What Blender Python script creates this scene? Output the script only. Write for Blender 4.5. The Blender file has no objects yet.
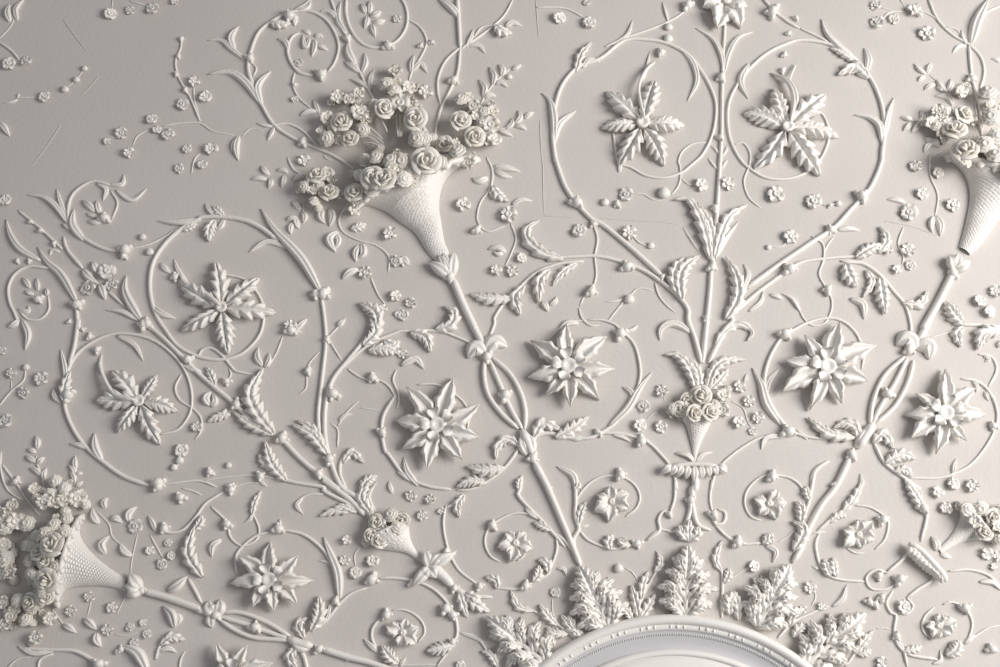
import bpy, math, random
import numpy as np
from mathutils import Matrix, Vector, Euler
random.seed(7)
rng = np.random.default_rng(7)
scene = bpy.context.scene
COL = scene.collection

# ------------------------------------------------------------------ camera, world, window light, exposure
CEIL_Z = 4.6                 # ceiling height above the floor
CAM_Z = 1.6
D = CEIL_Z - CAM_Z
TILT = math.radians(18)      # the lens points up and 18 degrees off the plumb line
FPX = 1207.0                 # focal length in pixels of a 1000 x 667 frame
cam_data = bpy.data.cameras.new('camera')
cam_data.sensor_width = 36.0
cam_data.lens = 36.0 * FPX / 1000.0
cam = bpy.data.objects.new('camera', cam_data)
COL.objects.link(cam)
fwd = Vector((0, -math.sin(TILT), math.cos(TILT)))
upv = Vector((0, -math.cos(TILT), -math.sin(TILT)))
rgt = fwd.cross(upv)
mw = Matrix((rgt, upv, -fwd)).transposed().to_4x4()
mw.translation = (0, 0, CAM_Z)
cam.matrix_world = mw
scene.camera = cam

world = bpy.data.worlds.new('room_air')
scene.world = world
world.use_nodes = True
bg = world.node_tree.nodes['Background']
bg.inputs[0].default_value = (0.95, 0.96, 1.0, 1)
bg.inputs[1].default_value = 0.28

def window_light(name, loc, target, sx, sy, energy, color):
    ld = bpy.data.lights.new(name, 'AREA')
    ld.shape = 'RECTANGLE'; ld.size = sx; ld.size_y = sy
    ld.energy = energy; ld.color = color
    o = bpy.data.objects.new(name, ld); COL.objects.link(o)
    o.location = loc
    o.rotation_euler = (Vector(target) - Vector(loc)).to_track_quat('-Z', 'Z').to_euler()
    return o
window_light('tall_window_daylight', (4.1, -1.0, 1.45), (0.0, -0.8, 4.6), 2.6, 2.6, 330, (1.0, 0.965, 0.935))

vs = scene.view_settings
vs.view_transform = 'Standard'
vs.look = 'None'
vs.exposure = -0.19
vs.gamma = 1.0
vs.use_curve_mapping = False

# ------------------------------------------------------------------ materials
def plaster(name, c1, c2, rough, bump, scale, big=3.0):
    m = bpy.data.materials.new(name); m.use_nodes = True
    nt = m.node_tree; N = nt.nodes; L = nt.links
    b = N['Principled BSDF']
    tc = N.new('ShaderNodeNewGeometry')
    n1 = N.new('ShaderNodeTexNoise'); n1.inputs['Scale'].default_value = big; n1.inputs['Detail'].default_value = 5
    n2 = N.new('ShaderNodeTexNoise'); n2.inputs['Scale'].default_value = scale; n2.inputs['Detail'].default_value = 4
    L.new(tc.outputs['Position'], n1.inputs['Vector']); L.new(tc.outputs['Position'], n2.inputs['Vector'])
    rp = N.new('ShaderNodeValToRGB')
    rp.color_ramp.elements[0].position = 0.3; rp.color_ramp.elements[0].color = (*c1, 1)
    rp.color_ramp.elements[1].position = 0.7; rp.color_ramp.elements[1].color = (*c2, 1)
    L.new(n1.outputs['Fac'], rp.inputs['Fac']); L.new(rp.outputs['Color'], b.inputs['Base Color'])
    bp = N.new('ShaderNodeBump'); bp.inputs['Strength'].default_value = bump; bp.inputs['Distance'].default_value = 0.003
    L.new(n2.outputs['Fac'], bp.inputs['Height']); L.new(bp.outputs['Normal'], b.inputs['Normal'])
    b.inputs['Roughness'].default_value = rough
    b.inputs['Specular IOR Level'].default_value = 0.5
    return m
M_CEIL = plaster('painted_ceiling', (0.605, 0.57, 0.537), (0.645, 0.61, 0.58), 0.62, 0.25, 90, 1.6)
M_ORN = plaster('white_stucco', (0.815, 0.785, 0.74), (0.865, 0.845, 0.81), 0.40, 0.35, 160, 6)
M_ROSE = plaster('cream_stucco', (0.78, 0.735, 0.65), (0.86, 0.84, 0.79), 0.52, 0.3, 200, 22)
M_RING = plaster('white_moulding', (0.81, 0.79, 0.75), (0.86, 0.845, 0.82), 0.4, 0.12, 160, 6)
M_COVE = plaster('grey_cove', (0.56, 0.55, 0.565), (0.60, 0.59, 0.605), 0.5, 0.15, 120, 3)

# ------------------------------------------------------------------ photograph tiles and the ceiling plane
TILES = {'P': (0, 0, 1.0)}
for r_, (y_, s_) in enumerate(((0, 3.925), (160, 3.925), (320, 3.925), (480, 3.565))):
    for c_ in range(5):
        TILES['%d%d' % (r_, c_)] = (200 * c_, y_, s_)
TILES.update(A=(280, 60, 7.85), B=(370, 60, 7.85), C=(440, 60, 7.85), D=(280, 135, 7.85), E=(370, 125, 6.54),
             F=(0, 450, 7.85), G=(0, 520, 7.85), H=(900, 80, 7.85), I=(480, 550, 5.7), J=(560, 550, 5.7),
             K=(640, 540, 6.667), L=(720, 550, 5.7), M=(800, 570, 6.88), N=(600, 600, 8.333), O=(650, 380, 6.67),
             Q=(600, 60, 6.356), a=(735, 50, 4.767), b=(510, 310, 6.067), c=(770, 310, 6.067), d=(380, 370, 6.067),
             e=(890, 360, 6.064), f=(160, 245, 5.56), g=(90, 355, 6.667), h=(220, 530, 7.41), i=(360, 590, 8.66),
             j=(475, 500, 7.41), k=(570, 460, 7.41), l=(720, 460, 7.41), m=(810, 490, 7.41), n=(890, 590, 8.664),
             o=(190, 590, 7.143), p=(680, 0, 10.0))

def plan(px, py, h=0.0):
    """a survey point -> (u, v) on the ceiling plane, h metres proud of it"""
    x = (px - 500.0) / FPX; y = (333.5 - py) / FPX
    d = fwd + rgt * x + upv * y
    k = (D - h) / d.z
    return (d.x * k, -d.y * k)          # v runs along -Y

def unit(px, py):
    a = plan(px, py); b = plan(px + 1, py)
    return math.hypot(b[0] - a[0], b[1] - a[1])

def pts(text, tile=None):
    out = []
    for tok in text.split():
        if ':' in tok:
            tile, tok = tok.split(':')
        x, y = tok.split(',')
        x0, y0, s = TILES[tile]
        out.append((x0 + float(x) / s, y0 + float(y) / s))
    return out

# ------------------------------------------------------------------ geometry helpers ((u, v, h): h points from the ceiling into the room)
def spline(P, step):
    P = np.asarray(P, float)
    if len(P) == 2:
        n = max(3, int(np.linalg.norm(P[1] - P[0]) / step) + 1)
        t = np.linspace(0, 1, n)[:, None]
        return P[0] * (1 - t) + P[1] * t
    Q = np.vstack([2 * P[0] - P[1], P, 2 * P[-1] - P[-2]])
    out = []
    for i in range(1, len(Q) - 2):
        p0, p1, p2, p3 = Q[i - 1], Q[i], Q[i + 1], Q[i + 2]
        t0 = 0.0
        t1 = t0 + max(np.linalg.norm(p1 - p0), 1e-6) ** .5
        t2 = t1 + max(np.linalg.norm(p2 - p1), 1e-6) ** .5
        t3 = t2 + max(np.linalg.norm(p3 - p2), 1e-6) ** .5
        n = max(2, int(np.linalg.norm(p2 - p1) / step) + 1)
        for t in np.linspace(t1, t2, n, endpoint=False):
            a1 = (t1 - t) / (t1 - t0) * p0 + (t - t0) / (t1 - t0) * p1
            a2 = (t2 - t) / (t2 - t1) * p1 + (t - t1) / (t2 - t1) * p2
            a3 = (t3 - t) / (t3 - t2) * p2 + (t - t2) / (t3 - t2) * p3
            b1 = (t2 - t) / (t2 - t0) * a1 + (t - t0) / (t2 - t0) * a2
            b2 = (t3 - t) / (t3 - t1) * a2 + (t - t1) / (t3 - t1) * a3
            out.append((t2 - t) / (t2 - t1) * b1 + (t - t1) / (t2 - t1) * b2)
    out.append(P[-1])
    return np.array(out)

def resample(C, n):
    d = np.r_[0, np.cumsum(np.linalg.norm(np.diff(C, axis=0), axis=1))]
    t = np.linspace(0, d[-1], n)
    return np.stack([np.interp(t, d, C[:, k]) for k in range(C.shape[1])], 1)

def tangents(C):
    T = np.gradient(C, axis=0)
    return T / np.maximum(np.linalg.norm(T, axis=1)[:, None], 1e-9)

def mesh_of(name, V, F):
    me = bpy.data.meshes.new(name)
    me.from_pydata([tuple(map(float, v)) for v in V], [], F)
    me.polygons.foreach_set('use_smooth', [True] * len(me.polygons))
    return me

def ring_faces(n, m, close=True):
    """n rings of m points"""
    F = []
    for i in range(n - 1):
        for j in range(m if close else m - 1):
            j2 = (j + 1) % m
            F.append((i * m + j, i * m + j2, (i + 1) * m + j2, (i + 1) * m + j))
    return F

def tube_geo(C3, R, m=9, flat=1.0):
    """round bar along C3 (N x 3) with radii R, capped"""
    n = len(C3)
    T = tangents(C3)
    Nn = np.stack([-T[:, 1], T[:, 0], np.zeros(n)], 1)
    Nn /= np.maximum(np.linalg.norm(Nn, axis=1)[:, None], 1e-9)
    B = np.cross(T, Nn)
    a = np.linspace(0, 2 * math.pi, m, endpoint=False)
    V = (C3[:, None, :] + (Nn[:, None, :] * np.cos(a)[None, :, None] + B[:, None, :] * np.sin(a)[None, :, None] * flat) * R[:, None, None]).reshape(-1, 3)
    F = ring_faces(n, m)
    F.append(tuple(range(m))[::-1]); F.append(tuple((n - 1) * m + j for j in range(m)))
    return V, F

def leaf_geo(C, W, style='l', H=None, lift=None, n_lobes=4, th=1.4, S=1.0, groove=0.35, sweep=0.52, roll=0.0):
    """a plump leaf swept along C (N x 2, metres); W half width, H swell, lift array heights (metres)"""
    N = len(C)
    t = np.linspace(0, 1, N)
    if style == 'l':
        w = W * np.clip(np.sin(math.pi * np.clip(0.06 + 0.94 * t, 0, 1) ** 0.85), 0, None) ** 0.8
        sw = 0.0
    elif style == 'v':            # folded, slightly ragged petal
        w = W * np.clip(np.sin(math.pi * np.clip(0.10 + 0.90 * t, 0, 1) ** 0.78), 0, None) ** 1.05
        w = w * (1 + 0.10 * np.sin(t * 17 + random.random() * 6) + 0.06 * np.sin(t * 31 + random.random() * 6)); sw = 0.25
    elif style == 'q':            # broad rounded petal
        w = W * np.clip(np.sin(math.pi * np.clip(0.10 + 0.90 * t, 0, 1) ** 1.25), 0, None) ** 0.6
        sw = 0.0
    else:
        env = np.clip(np.sin(math.pi * np.clip(0.08 + 0.92 * t, 0, 1) ** 0.85), 0, None) ** 0.85
        tooth = lambda q: np.where(q - np.floor(q) < .78, (q - np.floor(q)) / .78, (1 - (q - np.floor(q))) / .22)
        w = W * env * (0.60 + 0.46 * tooth(n_lobes * t))
        sw = sweep
    w = np.maximum(w, W * 0.06)
    if H is None: H = W * 0.62
    if lift is None: lift = np.zeros(N)
    T = tangents(C); Nn = np.stack([-T[:, 1], T[:, 0]], 1)
    M = 9 if style in 'lq' else 13
    s = np.linspace(-1, 1, M)
    rid = (lambda a: 0.5) if style in 'lqv' else (lambda a: tooth(n_lobes * (t - 0.30 * (1 - a) * -1 * .5)))
    rows = []
    wn = w / W
    for k in range(M):
        a = abs(s[k])
        prof = (1 - a ** 2.4) * (1 - groove * math.exp(-(a / 0.22) ** 2)) + 0.25 * math.sin(math.pi * a)
        if style == 'v':
            prof = 0.12 + 0.95 * math.exp(-((a - 0.60) / 0.27) ** 2) + 0.16 * math.exp(-(a / .10) ** 2)
        pos = C + Nn * (s[k] * w)[:, None] + T * (a * a * w * sw)[:, None]
        hh = lift + H * prof * (0.30 + 0.70 * wn) * (1 + 0.42 * (rid(a) - .5) * min(1, a * 2.5)) + roll * s[k] * w
        rows.append(np.column_stack([pos, hh]))
    bot = np.maximum(lift - th * S - abs(roll) * w, -0.6 * S)
    for k, sc in ((M - 1, 0.75), (M // 2, 0), (0, 0.75)):
        pos = C + Nn * ((np.sign(s[k]) if sc else 0) * sc * w)[:, None]
        rows.append(np.column_stack([pos, bot]))
    V = np.stack(rows, 1)            # N x (M+3) x 3
    m = V.shape[1]
    F = ring_faces(N, m)
    F.append(tuple(range(m))[::-1]); F.append(tuple((N - 1) * m + j for j in range(m)))
    return V.reshape(-1, 3), F

def shell_geo(G1, G2):
    """closed shell between two grids (n x m x 3)"""
    n, m, _ = G1.shape
    V = np.vstack([G1.reshape(-1, 3), G2.reshape(-1, 3)])
    o = n * m; F = []
    for i in range(n - 1):
        for j in range(m - 1):
            a, b, c, d = i * m + j, i * m + j + 1, (i + 1) * m + j + 1, (i + 1) * m + j
            F.append((a, b, c, d)); F.append((o + d, o + c, o + b, o + a))
    edge = [(0, j) for j in range(m)] + [(i, m - 1) for i in range(1, n)] + [(n - 1, j) for j in range(m - 2, -1, -1)] + [(i, 0) for i in range(n - 2, 0, -1)]
    idx = [i * m + j for i, j in edge]
    for k in range(len(idx)):
        a, b = idx[k], idx[(k + 1) % len(idx)]
        F.append((b, a, o + a, o + b))
    return V, F

# ------------------------------------------------------------------ objects
def link(o, parent=None):
    COL.objects.link(o)
    if parent is not None: o.parent = parent
    return o

def part(name, me, parent, mat):
    if not me.materials: me.materials.append(mat)
    return link(bpy.data.objects.new(name, me), parent)

class Thing:
    """an Empty on the ceiling plane; children are laid out in (u, v, h)"""
    def __init__(self, name, label, cat, px, py, group=None):
        self.u, self.v = plan(px, py)
        o = bpy.data.objects.new(name, None)
        o.empty_display_size = 0.02
        o.location = (self.u, -self.v, CEIL_Z)
        o.rotation_euler = (math.pi, 0, 0)
        o['label'] = label; o['category'] = cat
        if group: o['group'] = group
        COL.objects.link(o)
        self.o = o
    def mesh(self, name, V, F, mat=None, parent=None):
        V = np.array(V, float); V[:, 0] -= self.u; V[:, 1] -= self.v
        return part(name, mesh_of(name, V, F), parent or self.o, mat or M_ORN)

def stem(T, path, r0, r1, h=0.0, h1=None, mat=None, name='stem', parent=None, tip=True):
    S = unit(*path[len(path) // 2])
    C = spline([plan(x, y, h * S) for x, y in path], 2.4 * S)
    n = len(C)
    t = np.linspace(0, 1, n)
    R = (r0 + (r1 - r0) * t) * S
    e = np.minimum(1, (np.arange(n)[::-1] + 0.6) / 3.0) if tip else np.ones(n)
    R = R * (0.25 + 0.75 * e) * np.minimum(1, 0.55 + 0.45 * np.arange(n) / 3.0)
    hh = (h + ((h1 if h1 is not None else h) - h) * t) * S + R * 0.62
    V, F = tube_geo(np.column_stack([C, hh]), R, 9, 1.12)
    return T.mesh(name, V, F, mat, parent)

def leaf(T, path, W, style='l', n_lobes=4, h0=0.0, hm=0.0, h1=0.0, H=None, mat=None, name=None, parent=None, groove=0.35, roll=0.0):
    S = unit(*path[len(path) // 2])
    C = spline([plan(x, y, (h0 + hm) * .6 * S) for x, y in path], 1.5 * S)
    N = 22 if style == 'v' else 14 if style in 'lq' else max(18, 8 * n_lobes + 3)
    C = resample(C, N)
    t = np.linspace(0, 1, N)
    lift = ((1 - t) ** 2 * h0 + 2 * t * (1 - t) * (2 * hm - (h0 + h1) / 2) + t ** 2 * h1) * S
    lift = np.maximum(lift, 0)
    V, F = leaf_geo(C, W * S, style, (H * S if H else None), lift, n_lobes, S=S, groove=groove, roll=roll)
    return T.mesh(name or ('acanthus_leaf' if style == 'a' else 'leaf'), V, F, mat, parent)

# --- prototypes with radius 1 (shared mesh data)
PROTO = {}
def proto(key, V, F):
    PROTO[key] = mesh_of(key, V, F)

def make_protos():
    # blossom petals, three cuts
    for q, (ha, cup, notch) in enumerate(((0.60, 0.30, 0.0), (0.66, 0.18, 0.16), (0.52, 0.42, 0.05))):
        n, m = 7, 7
        G = np.zeros((n, m, 3))
        for i in range(n):
            b = i / (n - 1)
            for j in range(m):
                a = -1 + 2 * j / (m - 1)
                wid = ha * math.sin(math.pi * (0.16 + 0.70 * b)) ** 0.8
                r = 0.16 + 0.86 * b * (1 - 0.16 * a * a * b - notch * math.exp(-(a / .3) ** 2) * b)
                x = r; y = a * wid * (0.25 + 0.75 * b)
                z = 0.30 + 0.34 * math.sin(math.pi * b * 0.75) + cup * a * a * b - 0.10 * b ** 3
                G[i, j] = (x, y, z)
        G2 = G.copy(); G2[:, :, 2] = G[:, :, 2] - 0.22; G2[:, :, :2] *= 0.94
        proto('petal_cut_%d' % q, *shell_geo(G, G2))
    # button centre with a dimple
    def lathe(prof, m=12, wob=None):
        V = []
        for r, z in prof:
            for j in range(m):
                a = 2 * math.pi * j / m
                rr = r * (1 + (wob(a) if wob else 0))
                V.append((rr * math.cos(a), rr * math.sin(a), z))
        F = ring_faces(len(prof), m)
        F.append(tuple(range(m))[::-1]); F.append(tuple((len(prof) - 1) * m + j for j in range(m)))
        return V, F
    proto('button', *lathe([(0.22, -0.05), (0.30, 0.2), (0.30, 0.45), (0.36, 0.62), (0.30, 0.74), (0.20, 0.74), (0.13, 0.62), (0.05, 0.60)]))
    proto('ball', *lathe([(0.5, -0.1), (0.85, 0.2), (1.0, 0.55), (0.92, 0.9), (0.7, 1.2), (0.4, 1.36), (0.1, 1.42)], 14, lambda a: .07 * math.cos(3 * a + 1)))
    proto('knot_a', *lathe([(0.7, -0.1), (0.95, 0.2), (1.0, 0.6), (0.85, 0.95), (0.62, 1.1), (0.45, 1.28), (0.1, 1.36)], 18, lambda a: 0.20 * math.cos(3 * a) + 0.08 * math.cos(5 * a + 1)))
    proto('knot_b', *lathe([(0.8, -0.1), (1.0, 0.2), (0.95, 0.6), (0.7, 0.8), (0.66, 1.0), (0.4, 1.22), (0.1, 1.26)], 18, lambda a: 0.24 * math.cos(2 * a) + 0.12 * math.cos(5 * a)))
    for key, n3, offs in (('knot_a', 3, 0.0), ('knot_b', 3, 0.4)):
        V, F = lathe([(0.45, -0.1), (0.62, 0.2), (0.64, 0.55), (0.50, 0.9), (0.28, 1.08), (0.06, 1.12)], 12, lambda a: .08 * math.cos(2 * a))
        V = [tuple(q) for q in V]
        bv, bf = lathe([(0.5, -0.3), (0.9, 0.0), (1.0, 0.4), (0.9, 0.8), (0.6, 1.1), (0.12, 1.22)], 10)
        for k in range(n3):
            a = offs + 2 * math.pi * k / n3 + .3 * k; o = len(V); ca, sa = math.cos(a), math.sin(a)
            kx = (.50, .42, .36)[k]; dd = (.62, .55, .6)[k]
            for x, y, z in bv:
                px_ = dd + x * kx; py_ = y * kx * .72
                V.append((px_ * ca - py_ * sa, px_ * sa + py_ * ca, z * (.62, .75, .55)[k] + .12 * x))
            F = F + [tuple(i + o for i in f) for f in bf]
        proto(key, V, F)
    # rose petals: shells standing round the heart
    def rose_petal(r0, r1, z0, z1, half, flare):
        n, m = 6, 8
        G = np.zeros((n, m, 3)); G2 = G.copy()
        for i in range(n):
            b = i / (n - 1)
            for j in range(m):
                a = -1 + 2 * j / (m - 1)
                ang = a * half
                top = 1 - 0.28 * a * a
                r = r0 + (r1 - r0) * (b ** 0.8) + flare * b ** 4 + 0.05 * a
                z = z0 + (z1 - z0) * math.sin(b * math.pi * 0.5) * top - flare * 0.9 * b ** 6
                G[i, j] = (r * math.cos(ang), r * math.sin(ang), z)
                th = 0.07
                G2[i, j] = ((r + th) * math.cos(ang), (r + th) * math.sin(ang), z - th * 0.8)
        return shell_geo(G, G2)
    proto('rose_outer', *rose_petal(0.35, 0.86, 0.0, 0.52, 0.78, 0.16))
    proto('rose_mid', *rose_petal(0.26, 0.60, 0.1, 0.80, 0.80, 0.08))
    proto('rose_inner', *rose_petal(0.12, 0.34, 0.2, 0.98, 0.95, 0.04))
    proto('rose_heart', *lathe([(0.55, -0.35), (0.66, 0.0), (0.5, 0.25), (0.2, 0.4), (0.17, 0.8), (0.12, 0.95), (0.03, 0.98)]))
    # carnation-like frilled head
    def frill(a): return 0.10 * math.cos(9 * a) + 0.05 * math.cos(5 * a + .6)
    proto('frill_heart', *lathe([(0.5, -0.3), (0.8, 0.0), (1.0, 0.28), (0.86, 0.42), (0.80, 0.36), (0.70, 0.62), (0.56, 0.70), (0.50, 0.62), (0.40, 0.86), (0.26, 0.90), (0.2, 0.8), (0.05, 0.86)], 27, frill))
make_protos()

def place(name, me, parent, loc, phi, sc, tilt=(0, 0), mat=None):
    o = bpy.data.objects.new(name, me)
    if not me.materials: me.materials.append(mat or M_ORN)
    COL.objects.link(o)
    o.parent = parent
    o.matrix_basis = (Matrix.Translation(loc) @ Matrix.Rotation(phi, 4, 'Z') @ Matrix.Rotation(tilt[0], 4, 'X') @ Matrix.Rotation(tilt[1], 4, 'Y') @ Matrix.Diagonal((sc[0], sc[1], sc[2], 1)))
    return o

def blossom_part(T, px, py, r, h=0.0, n=None):
    """a blossom as a part of T: button with petals under it"""
    S = unit(px, py)
    u, v = plan(px, py, (h + r * .3) * S)
    q = random.randrange(3); n = n or random.choice((4, 5, 5, 5, 6))
    c = place('blossom', PROTO['button'], T.o, (u - T.u, v - T.v, h * S), random.random() * 6, (r * S, r * S, r * S * 0.85), (random.uniform(-.25, .25), random.uniform(-.25, .25)))
    for k in range(n):
        sc = random.uniform(.88, 1.08)
        place('petal', PROTO['petal_cut_%d' % q], c, (0, 0, 0), 2 * math.pi * k / n + random.uniform(-.1, .1), (sc, sc * 5 / n, random.uniform(.8, 1.15)))
    return c

def blossom_thing(label, group, px, py, r, h=0.0, n=None, name='blossom', cat='blossom', mat=None):
    S = unit(px, py)
    T = Thing(name, label, cat, px, py, group)
    u, v = plan(px, py, (h + r * .3) * S)
    q = random.randrange(3); n = n or random.choice((4, 5, 5, 5, 6))
    phi = random.random() * 6.28; tl = (random.uniform(-.28, .28), random.uniform(-.28, .28))
    base = Matrix.Translation((u - T.u, v - T.v, h * S)) @ Matrix.Rotation(phi, 4, 'Z') @ Matrix.Rotation(tl[0], 4, 'X') @ Matrix.Rotation(tl[1], 4, 'Y') @ Matrix.Scale(r * S, 4)
    def put(nm, me, ang, sc):
        o = bpy.data.objects.new(nm, me)
        if not me.materials: me.materials.append(mat or M_ORN)
        COL.objects.link(o); o.parent = T.o
        o.matrix_basis = base @ Matrix.Rotation(ang, 4, 'Z') @ Matrix.Diagonal((*sc, 1))
    put('button', PROTO['button'], 0, (1, 1, .85))
    for k in range(n):
        sc = random.uniform(.88, 1.08)
        put('petal', PROTO['petal_cut_%d' % q], 2 * math.pi * k / n + random.uniform(-.1, .1), (sc, sc * 5 / n, random.uniform(.75, 1.1)))
    return T

def rose_thing(label, group, px, py, r, h=10.0, kind=None):
    """a full rose head standing h pixels-worth proud of the ceiling on a stub"""
    S = unit(px, py)
    T = Thing('rose', label, 'flower', px, py, group)
    u, v = plan(px, py, (h + r * .4) * S)
    tl = (random.uniform(-.35, .35), random.uniform(-.35, .35))
    base = Matrix.Translation((u - T.u, v - T.v, h * S)) @ Matrix.Rotation(tl[0], 4, 'X') @ Matrix.Rotation(tl[1], 4, 'Y') @ Matrix.Rotation(random.random() * 6.28, 4, 'Z') @ Matrix.Scale(r * S, 4)
    def put(nm, key, ang, sc):
        o = bpy.data.objects.new(nm, PROTO[key + '#r'])
        COL.objects.link(o); o.parent = T.o
        o.matrix_basis = base @ Matrix.Rotation(ang, 4, 'Z') @ Matrix.Diagonal((*sc, 1))
    kind = kind or random.choice('rrrfd')
    if kind == 'r':
        put('heart', 'rose_heart', 0, (1, 1, 1))
        for k in range(5): put('outer_petal', 'rose_outer', 2 * math.pi * k / 5, (random.uniform(.95, 1.1),) * 2 + (1,))
        for k in range(4): put('middle_petal', 'rose_mid', .5 + 2 * math.pi * k / 4, (1, 1, random.uniform(.95, 1.1)))
        for k in range(2): put('inner_petal', 'rose_inner', 1 + math.pi * k, (1, 1, 1))
    elif kind == 'f':
        put('frilled_head', 'frill_heart', 0, (1, 1, 1.1))
        for k in range(5): put('outer_petal', 'petal_cut_1', 2 * math.pi * k / 5, (1.05, 1, .6))
    else:
        n = 5
        put('button', 'button', 0, (1.1, 1.1, 1))
        for k in range(n): put('petal', 'petal_cut_%d' % random.randrange(3), 2 * math.pi * k / n, (1, 1.05, 1.1))
    # stub that carries the head on the ceiling
    if h > 3:
        V, F = tube_geo(np.array([[T.u, T.v, -0.001], [u * .5 + T.u * .5, v * .5 + T.v * .5, h * S * .5], [u, v, (h + .2 * r) * S]]), np.array([.55, .5, .45]) * r * S, 8)
        T.mesh('stalk', V, F, M_ROSE)
    return T
for k_ in list(PROTO):
    me_ = PROTO[k_].copy(); me_.materials.append(M_ROSE); PROTO[k_ + '#r'] = me_

def knot(T, px, py, r, h=0.0):
    S = unit(px, py)
    u, v = plan(px, py, (h + r * .6) * S)
    key = random.choice(('knot_a', 'knot_b'))
    return place('bud_knot', PROTO[key], T.o, (u - T.u, v - T.v, h * S), random.random() * 6.28, (r * S * .95, r * S * .95, r * S * 1.0), (random.uniform(-.2, .2), random.uniform(-.2, .2)))

def bud(T, px, py, r, h=0.0):
    S = unit(px, py)
    u, v = plan(px, py, (h + r * .6) * S)
    return place('bud', PROTO['ball'], T.o, (u - T.u, v - T.v, h * S), 0, (r * S, r * S, r * S * .9))

def build(text):
    """'@name|label|category|group' opens a thing; 'b! label|group' opens free blossoms; other lines are its parts"""
    T = None; first = None
    lines = [ln.strip() for ln in text.strip().splitlines() if ln.strip() and not ln.strip().startswith('#')]
    head = None
    for ln in lines:
        if ln[0] == '@':
            head = (ln[1:].split('|') + [''])[:4]; T = None; continue
        spec, data = ln.split(';')
        sp = spec.split(); P = pts(data)
        if head[0] in ('blossom',):
            for x, y in P: blossom_thing(head[1], head[3] or None, x, y, float(sp[1]), n=int(sp[2]) if len(sp) > 2 else None)
            continue
        if T is None:
            T = Thing(head[0], head[1], head[2], P[0][0], P[0][1], head[3] or None)
        k = sp[0]; a = [float(q) for q in sp[1:]]
        if k == 's':   stem(T, P, a[0] * .56, a[1] * .56, *a[2:])
        elif k == 'l': leaf(T, P, a[0] * .61, 'l', hm=a[1] if len(a) > 1 else a[0] * .2, H=a[0] * .5, roll=random.uniform(-.35, .35))
        elif k == 'a': leaf(T, P, a[0] * .85, 'a', int(a[1]) + 1, h0=a[0] * .2, hm=a[0] * .4, h1=a[0] * .3, H=a[0] * .5, groove=.5, roll=random.uniform(-.3, .3))
        elif k == 'k':
            for x, y in P: knot(T, x, y, a[0])
        elif k == 'b':
            for x, y in P: blossom_part(T, x, y, a[0] * .92)
        elif k == 'o':
            for x, y in P: bud(T, x, y, a[0])
        else: raise ValueError(ln)

def rosette(label, group, centre, rc, tips, style='a', wf=0.30, lift=4.0):
    cx, cy = pts(centre)[0]
    tile = centre.split(':')[0]
    tp = pts(tips, tile)
    T = Thing('rosette', label, 'rosette', cx, cy, group)
    S = unit(cx, cy)
    L = [math.hypot(x - cx, y - cy) for x, y in tp]
    for k, (x, y) in enumerate(tp):
        f = 0.55 * rc / L[k]
        b = (cx + (x - cx) * f, cy + (y - cy) * f)
        mx, my = (b[0] + x) / 2, (b[1] + y) / 2
        bend = random.uniform(-.06, .06) * L[k]
        mid = (mx - (y - cy) / L[k] * bend, my + (x - cx) / L[k] * bend)
        W = wf * L[k] * random.uniform(.92, 1.1)
        hm = lift + random.uniform(1, 3.5)
        if style == 'a':
            leaf(T, [b, mid, (x, y)], W, 'a', random.choice((4, 5)), h0=lift, hm=hm, h1=random.uniform(.5, lift), H=W * .55, name='petal', groove=.75, roll=random.uniform(-.45, .45))
        elif style == 'q':
            leaf(T, [b, mid, (x, y)], W * 1.08, 'v', h0=lift * .5, hm=hm + 1, h1=random.uniform(1, lift + 2), H=W * .6, name='petal', roll=random.uniform(-.5, .5))
        else:
            leaf(T, [b, mid, (x, y)], W, 'v', h0=lift, hm=hm + 2, h1=random.uniform(.5, lift + 4), H=W * .72, name='petal', roll=random.uniform(-.5, .5))
    hc = (lift + 1.5) * S
    u, v = plan(cx, cy, hc)
    hs = {'l': 2.0, 'a': 1.9, 'q': 1.3}[style]
    c = place('heart', PROTO['button'], T.o, (u - T.u, v - T.v, hc * .6), random.random() * 6, (rc * hs * S, rc * hs * S, rc * 1.15 * S))
    if style == 'l':
        for k in range(5):
            a = k * math.pi * .4
            place('inner_petal', PROTO['petal_cut_2'], c, (.12 * math.cos(a), .12 * math.sin(a), .18), a, (.62, .74, 1.15))
    elif style == 'a':
        for k in range(6):
            a = k * math.pi / 3 + .3
            place('stamen', PROTO['ball'], c, (.20 * math.cos(a), .20 * math.sin(a), .45), 0, (.09, .09, .16))
    # foot that carries the petals on the ceiling
    V, F = tube_geo(np.array([[T.u, T.v, -0.002], [T.u, T.v, lift * .6 * S], [u, v, hc]]), np.array([.95, .85, .8]) * rc * S, 12)
    T.mesh('foot', V, F)
    return T

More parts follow.
